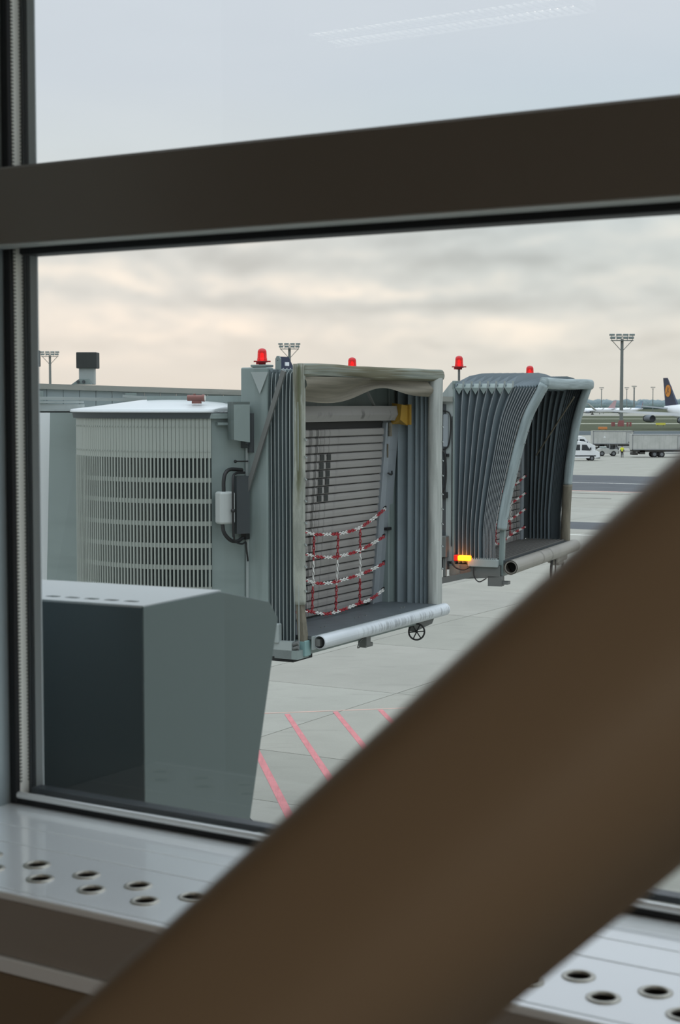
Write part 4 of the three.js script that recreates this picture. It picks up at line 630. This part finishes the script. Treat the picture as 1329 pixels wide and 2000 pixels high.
function airliner(x, z, phi, s, label, finMat, bodyMat, o = {}) {
  const F = frameY(x, 0, z, Math.PI / 2 - phi).multiply(M4().makeScale(s, s, s));
  const a = thing('airliner', label, 'aircraft', { at: V(x, 0, z), group: 'airliners on the field' });
  const p = (n, g, m, par = a) => { const geo = Array.isArray(g) ? merge(g) : g; geo.applyMatrix4(F); return par === a ? part(n, geo, m, a) : part(n, geo, m, par); };
  const prof = [[31, 4.3, .05], [30, 4.4, .9], [28, 4.7, 1.8], [25, 5.0, 2.5], [21, 5.2, 2.8], [-12, 5.2, 2.8], [-18, 5.5, 2.5], [-24, 6.2, 1.6], [-29, 6.8, .65], [-30.3, 6.9, .12]];
  p('fuselage', loft(prof.map(([px, cy, r]) => { const row = []; for (let j = 0; j < 24; j++) { const t = j / 24 * Math.PI * 2; row.push(V(px, cy + r * Math.sin(t), r * Math.cos(t))); } return row; }), true, true), bodyMat);
  const slab = (a0, a1, b0, b1, t0, t1) => prism([V(a0.x, a0.y - t0, a0.z), V(a1.x, a1.y - t0 * .3, a1.z), V(a1.x, a1.y + t0 * .3, a1.z), V(a0.x, a0.y + t0, a0.z)], [V(b0.x, b0.y - t1, b0.z), V(b1.x, b1.y - t1 * .3, b1.z), V(b1.x, b1.y + t1 * .3, b1.z), V(b0.x, b0.y + t1, b0.z)]);
  for (const d of [-1, 1]) {
    p('wing', [slab(V(9, 4.0, d * 2), V(-4, 4.0, d * 2), V(2, 4.8, d * 11), V(-4.5, 4.8, d * 11), .9, .5), slab(V(2, 4.8, d * 11), V(-4.5, 4.8, d * 11), V(-9, 6.2, d * 34), V(-11.5, 6.2, d * 34), .5, .18)], mat.plane);
    p('winglet', slab(V(-9.2, 6.2, d * 34), V(-11.5, 6.2, d * 34), V(-12, 8.4, d * 35.8), V(-13.2, 8.4, d * 35.8), .12, .06), mat.plane);
    p('tailplane', slab(V(-24, 6.6, d * .8), V(-29, 6.7, d * .6), V(-28.6, 7.6, d * 10.5), V(-30.6, 7.6, d * 10.5), .3, .1), mat.planeGrey);
    for (const [ex, ey, ez] of o.four ? [[1.8, 2.9, 10], [-3.4, 3.5, 19.5]] : [[1.8, 2.9, 10]]) {
      const e = p('engine', lathe([[0, 0], [.9, .2], [1.2, 1.2], [1.25, 3.5], [1.15, 5], [1.0, 5.1]], 20).rotateZ(-Math.PI / 2).translate(ex, ey, d * ez), mat.nacelle);
      p('intake', lathe([[0, 4.9], [1.0, 4.95], [1.05, 5.12]], 16).rotateZ(-Math.PI / 2).translate(ex, ey, d * ez), mat.darkEngine, e);
      p('exhaust', lathe([[0, -1.2], [.5, -.4], [1.0, .1], [1.05, .4]], 16).rotateZ(-Math.PI / 2).translate(ex - .2, ey, d * ez), mat.darkEngine, e);
    }
    p('landing_gear', [rod(V(-1.5, .6, d * 4.5), V(-1.5, 3.8, d * 4.5), .25, 8), new THREE.CylinderGeometry(.62, .62, 1.2, 16).rotateX(Math.PI / 2).translate(-2.2, .62, d * 4.5), new THREE.CylinderGeometry(.62, .62, 1.2, 16).rotateX(Math.PI / 2).translate(-.8, .62, d * 4.5)], mat.tyre);
  }
  p('nose_gear', [rod(V(24, .5, 0), V(24, 3, 0), .18, 8), new THREE.CylinderGeometry(.5, .5, .7, 16).rotateX(Math.PI / 2).translate(24, .5, 0)], mat.tyre);
  const fin = p('tail_fin', prism([V(-19.5, 7.4, -.35), V(-28.6, 7.3, -.2), V(-28.6, 7.3, .2), V(-19.5, 7.4, .35)], [V(-27.6, 17, -.12), V(-30.8, 17, -.1), V(-30.8, 17, .1), V(-27.6, 17, .12)]), finMat);
  if (o.emblem) for (const d of [-1, 1]) { // orange disc with a dark slender flying bird
    const at = (g) => flat((g.index ? g : mergeVertices(g)).scale(1, 1, d)).translate(-26.6, 12.6, d * .3);
    p('emblem_disc', at(new THREE.CylinderGeometry(2.05, 2.05, .06, 36).rotateX(Math.PI / 2)), mat.orange, fin);
    p('emblem_bird', [at(prism([V(-1.2, -.9, .03), V(-.95, -1.0, .03), V(1.1, 1.2, .03), V(1.0, 1.25, .03)], [V(-1.2, -.9, .07), V(-.95, -1.0, .07), V(1.1, 1.2, .07), V(1.0, 1.25, .07)])), at(prism([V(-.25, .0, .03), V(.1, .15, .03), V(-.1, 1.35, .03), V(-.25, 1.4, .03)], [V(-.25, 0, .07), V(.1, .15, .07), V(-.1, 1.35, .07), V(-.25, 1.4, .07)])), at(prism([V(.0, .0, .03), V(.2, .1, .03), V(.95, -.55, .03), V(.9, -.68, .03)], [V(0, 0, .07), V(.2, .1, .07), V(.95, -.55, .07), V(.9, -.68, .07)]))], mat.navy, fin);
  }
  if (o.patch) for (const d of [-1, 1]) p('emblem_patch', box(-29.0, -27.7, 15.3, 16.0, d * .2 - .1, d * .2 + .1), mat.plane, fin);
  return a;
}
airliner(110.6 + 30 * Math.sin(2.88), -560 - 30 * Math.cos(2.88), 2.88, 1, 'white airliner with a dark blue tail fin and orange disc emblem', mat.navy, mat.plane, { emblem: true, four: true });
airliner(-11.1 + 30 * Math.sin(.55), -310 - 30 * Math.cos(.55), .55, 1, 'airliner whose dark blue tail fin shows above the near bridge corner', mat.navy, mat.plane, { patch: true });
airliner(218 - 19, -1300, -1.5, .65, 'distant white airliner with a pale pink tail fin', mat.tailPink, mat.plane);
airliner(250 - 19, -1360, -1.5, .65, 'distant white airliner with a blue grey tail fin', mat.tailBlue, mat.plane);
airliner(243, -1420, -1.4, .62, 'distant white airliner with a dull red tail fin', mat.tailRed, mat.plane);

function wheel(par, x, z, r, at) { const w = part('wheel', new THREE.CylinderGeometry(r, r, .24, 22).rotateX(Math.PI / 2).translate(at.x + x, at.y + r, at.z + z), mat.tyre, par); part('hub', new THREE.CylinderGeometry(r * .55, r * .55, .26, 16).rotateX(Math.PI / 2).translate(at.x + x, at.y + r, at.z + z), mat.hub, w); }
function van(label) {
  const v = thing('van', label, 'van', { group: 'white vans' }), o = V(0, 0, 0);
  const prof = [[-2.95, .42], [-2.95, 2.45], [-2.8, 2.66], [.6, 2.72], [1.15, 2.55], [2.05, 1.55], [2.75, 1.28], [2.95, 1.05], [2.98, .5], [2.3, .42]];
  part('body', extrude(prof, 1.86, .05).translate(0, 0, -.93), mat.vanWhite, v);
  const both = (pts, n, m, e = .06) => [-1, 1].forEach((d) => part(n, prism(pts.map(([x, y]) => V(x, y, d * .95)), pts.map(([x, y]) => V(x, y, d * (.95 + e)))), m, v));
  both([[.32, 1.5], [1.62, 1.45], [1.05, 2.3], [.36, 2.32]], 'door_window', mat.winDark, .04);
  both([[-1.4, 1.5], [.1, 1.5], [.1, 2.32], [-1.4, 2.32]], 'side_window', mat.winDark, .04);
  both([[-2.8, 1.5], [-1.6, 1.5], [-1.6, 2.32], [-2.8, 2.32]], 'side_window', mat.winDark, .04);
  both([[-2.9, .62], [2.4, .62], [2.4, .78], [-2.9, .78]], 'side_strip', mat.bumper, .05);
  part('windscreen', prism([V(1.2, 2.5, -.8), V(2.03, 1.62, -.85), V(2.03, 1.62, .85), V(1.2, 2.5, .8)], [V(1.27, 2.53, -.8), V(2.1, 1.65, -.85), V(2.1, 1.65, .85), V(1.27, 2.53, .8)]), mat.winDark, v);
  part('bumper', [rbox(2.5, 3.08, .32, .85, -.95, .95, .08), rbox(2.72, 3.04, .9, 1.12, -.6, .6, .04)], mat.bumper, v);
  for (const d of [-1, 1]) { part('headlamp', rbox(2.6, 3.0, 1.0, 1.25, d * .75 - .16, d * .75 + .16, .05), mat.lens, v); part('mirror', rbox(1.5, 1.68, 1.55, 1.9, d * 1.15 - .12, d * 1.15 + .12, .04), mat.bumper, v); }
  for (const x of [-1.9, 1.85]) for (const d of [-1, 1]) wheel(v, x, d * .88, .36, o);
  return v;
}
const v1 = van('white passenger van with dark side windows driving on the apron'); v1.position.set(34.1, -.03, -235); v1.rotation.y = .12;
const v2 = v1.clone(); v2.name = numbered('van'); scene.add(v2); v2.userData = { ...v1.userData, label: 'white van partly hidden behind the passenger van and trailer' }; v2.position.set(39.4, -.03, -273); v2.rotation.y = .05;

function trailer(label, len, h0, h1) { // box body on a dark chassis; x along its side
  const t = thing('trailer_truck', label, 'truck', { group: 'white box trailers' }), o = V(0, 0, 0), w = 1.25;
  part('box_body', rbox(0, len, h0, h1, -w, w, .03), mat.trailer, t);
  const ed = []; for (const d of [-1, 1]) ed.push(box(0, len, h0, h0 + .14, d * (w + .01) - .02, d * (w + .01) + .02), box(0, len, h1 - .12, h1, d * (w + .01) - .02, d * (w + .01) + .02), box(0, .12, h0, h1, d * (w + .01) - .02, d * (w + .01) + .02), box(len - .12, len, h0, h1, d * (w + .01) - .02, d * (w + .01) + .02)); part('edge_frame', ed, mat.trailerEdge, t);
  const dr = part('side_door', rbox(len - 1.25, len - .5, h0 + .2, h1 - .3, w + .0, w + .05, .01), mat.trailerDoor, t); part('door_frame', [box(len - 1.3, len - 1.25, h0 + .15, h1 - .25, w, w + .06), box(len - .5, len - .45, h0 + .15, h1 - .25, w, w + .06), box(len - 1.3, len - .45, h1 - .3, h1 - .25, w, w + .06)], mat.trailerEdge, dr); part('latch', box(len - .95, len - .7, h0 + .3, h0 + .42, w + .05, w + .08), mat.chassis, dr);
  part('chassis', [box(.1, len - .1, h0 - .3, h0, -w * .9, w * .9), box(1.2, 2.0, .5, h0, -w * .8, w * .9), box(.1, .9, .35, .75, -w * .9, w * .95)], mat.chassis, t);
  parts('guard_rail', [box(len * .62, len * .93, .55, .66, w * .9, w * .95), box(len * .62, len * .93, .8, .9, w * .9, w * .95), box(len * .9, len * .92, .3, h0, w * .85, w * .95)], mat.trailerEdge, t);
  for (const x of [len * .42, len * .42 + 1.1]) for (const d of [-1, 1]) wheel(t, x, d * w * .82, .46, o);
  return t;
}
const t1 = trailer('white box trailer standing behind the low tractor', 7, 1.2, 3.5); t1.position.set(43.5, -.03, -283); t1.rotation.y = 0;
const t2 = trailer('white box trailer truck nearest the right edge of the view', 8.2, 1.12, 3.5); t2.position.set(44.4, -.03, -250.2);
{ const e = V(0, 0, 0); void e; part('emblem', extrude([[-.25, 0], [.25, 0], [0, .35]], .02).translate(2.0, 2.3, 1.27), mat.white, t1); }
{
  const t = thing('tow_tractor', 'low pale tow tractor with a small open cab', 'tractor', {}), o = V(0, 0, 0);
  part('body', extrude([[-1.5, .45], [-1.5, 1.05], [-1.3, 1.15], [.1, 1.15], [.1, 1.0], [1.5, 1.0], [1.55, .5], [1.2, .4]], 1.5, .04).translate(0, 0, -.75), mat.trailer, t);
  part('cab_frame', [box(.15, .23, 1.0, 1.95, .65, .75), box(1.35, 1.43, 1.0, 1.95, .65, .75), box(.15, .23, 1, 1.95, -.75, -.65), box(1.35, 1.43, 1, 1.95, -.75, -.65), box(.1, 1.48, 1.9, 1.98, -.78, .78)], mat.trailerEdge, t);
  part('seat', rbox(.4, .9, 1.0, 1.65, -.3, .3, .06), mat.winDark, t);
  part('deck_load', [rbox(-1.2, -.2, 1.15, 1.5, -.5, .6, .04), rbox(-1.0, -.4, 1.25, 1.4, .6, .66, .02)], mat.cabLight, t);
  part('bumper', [rbox(1.4, 1.7, .4, .7, -.7, .7, .04)], mat.chassis, t);
  for (const x of [-.95, .85]) for (const d of [-1, 1]) wheel(t, x, d * .68, .4, o);
  t.position.set(41.8, -.03, -256);
}
{ // standing worker: one continuous body meshed from tapered capsules
  const at = V(42.85, -.03, -248.8), R = 72, field = (bones, size) => {
    const mc = new MarchingCubes(R, mat.trousers, false, false, 200000); mc.isolation = 0; const half = size / 2;
    for (let k = 0; k < R; k++) for (let j = 0; j < R; j++) for (let i = 0; i < R; i++) {
      const p = [(i / R * 2 - 1) * half, (j / R * 2 - 1) * half + half * .95, (k / R * 2 - 1) * half]; let acc = 0;
      for (const [a, b, ra, rb] of bones) { const d = [b[0] - a[0], b[1] - a[1], b[2] - a[2]], q = [p[0] - a[0], p[1] - a[1], p[2] - a[2]], L = d[0] ** 2 + d[1] ** 2 + d[2] ** 2, t = Math.max(0, Math.min(1, (q[0] * d[0] + q[1] * d[1] + q[2] * d[2]) / (L || 1))), ds = Math.hypot(q[0] - d[0] * t, q[1] - d[1] * t, q[2] - d[2] * t) - (ra + (rb - ra) * t); acc += Math.exp(-ds * 45); }
      mc.field[i + j * R + k * R * R] = Math.log(acc) / 45;
    }
    mc.update(); const n = mc.count, g = new THREE.BufferGeometry(); const P = new Float32Array(mc.positionArray.slice(0, n * 3)); for (let i = 0; i < n; i++) { P[i * 3] *= half; P[i * 3 + 1] = P[i * 3 + 1] * half + half * .95; P[i * 3 + 2] *= half; }
    g.setAttribute('position', new THREE.BufferAttribute(P, 3)); g.computeVertexNormals(); return g;
  };
  const body = field([[[0, 1.64, 0], [0, 1.56, .01], .095, .085], [[0, 1.5, 0], [0, 1.4, 0], .055, .06], [[-.13, 1.38, 0], [.13, 1.38, 0], .085, .085], [[0, 1.35, 0], [0, 1.0, 0], .15, .13], [[-.09, .95, 0], [-.1, .5, .02], .1, .07], [[-.1, .5, .02], [-.11, .08, -.02], .07, .05], [[.09, .95, 0], [.13, .5, .05], .1, .07], [[.13, .5, .05], [.15, .08, 0], .07, .05], [[-.11, .05, -.03], [-.11, .05, .13], .05, .04], [[.15, .05, -.01], [.16, .05, .15], .05, .04], [[-.2, 1.38, 0], [-.26, 1.12, .02], .06, .05], [[-.26, 1.12, .02], [-.22, .9, .14], .045, .035], [[-.22, .9, .14], [-.21, .82, .17], .04, .03], [[.2, 1.38, 0], [.27, 1.12, .0], .06, .05], [[.27, 1.12, 0], [.27, .88, .08], .045, .035], [[.27, .88, .08], [.27, .8, .1], .04, .03]], 2);
  const pos = body.attributes.position, col = new Float32Array(pos.count * 3); for (let i = 0; i < pos.count; i++) { const y = pos.getY(i), x = Math.abs(pos.getX(i)), sk = y > 1.46 || (y < .9 && y > .75 && x > .19); col.set(sk ? [.38, .2, .13] : [.018, .02, .026], i * 3); } body.setAttribute('color', new THREE.BufferAttribute(col, 3));
  const p = thing('person', 'worker in a yellow safety vest and dark trousers standing on the apron', 'person', {});
  const b = part('body', body, std('#ffffff', .85, 0, { vertexColors: true }), p);
  part('safety_vest', field([[[-.13, 1.38, 0], [.13, 1.38, 0], .1, .1], [[0, 1.35, 0], [0, 1.02, 0], .175, .165], [[-.2, 1.37, 0], [-.235, 1.22, .01], .075, .07], [[.2, 1.37, 0], [.24, 1.22, .0], .075, .07]], 2), mat.vest, b);
  part('hair', new THREE.SphereGeometry(.102, 16, 10, 0, Math.PI * 2, 0, Math.PI * .5).translate(0, 1.645, -.01), mat.trousers, b);
  p.position.copy(at);
}
{
  const bw = thing('barrier_wall', 'low blue grey barrier wall at the edge of the grass', 'barrier', { at: V(90, 0, -430) }); part('wall', rbox(45, 150, 0, .95, -430.4, -430, .05), mat.barrier, bw); part('rail', box(45, 150, .95, 1.1, -430.3, -430.1), mat.trailerEdge, bw);
  const sg = (x, z, w, h, m, l) => { const s = thing('taxi_sign', l, 'sign', { at: V(x, 0, z) }); part('panel', rbox(x - w / 2, x + w / 2, .4, .4 + h, z - .1, z + .1, .03), m, s); part('leg', box(x - w * .3, x - w * .25, 0, .45, z - .05, z + .05), mat.chassis, s); part('leg', box(x + w * .25, x + w * .3, 0, .45, z - .05, z + .05), mat.chassis, s); };
  sg(118.5, -606, 3.6, .8, mat.signYellow, 'low yellow taxiway sign on the grass below the airliner wing');
  const ob = thing('equipment_box', 'low orange equipment box on the grass above the first trailer', 'box', { at: V(83.3, 0, -520) }); part('body', rbox(82.0, 84.7, .1, .9, -521, -519.5, .06), mat.signOrange, ob); parts('foot', [box(82.2, 82.5, 0, .12, -520.8, -519.7), box(84.2, 84.5, 0, .12, -520.8, -519.7)], mat.chassis, ob);
}

scene.traverse((o) => { if (o.isLight && o.shadow) o.castShadow = true; });
renderer.render(scene, camera);
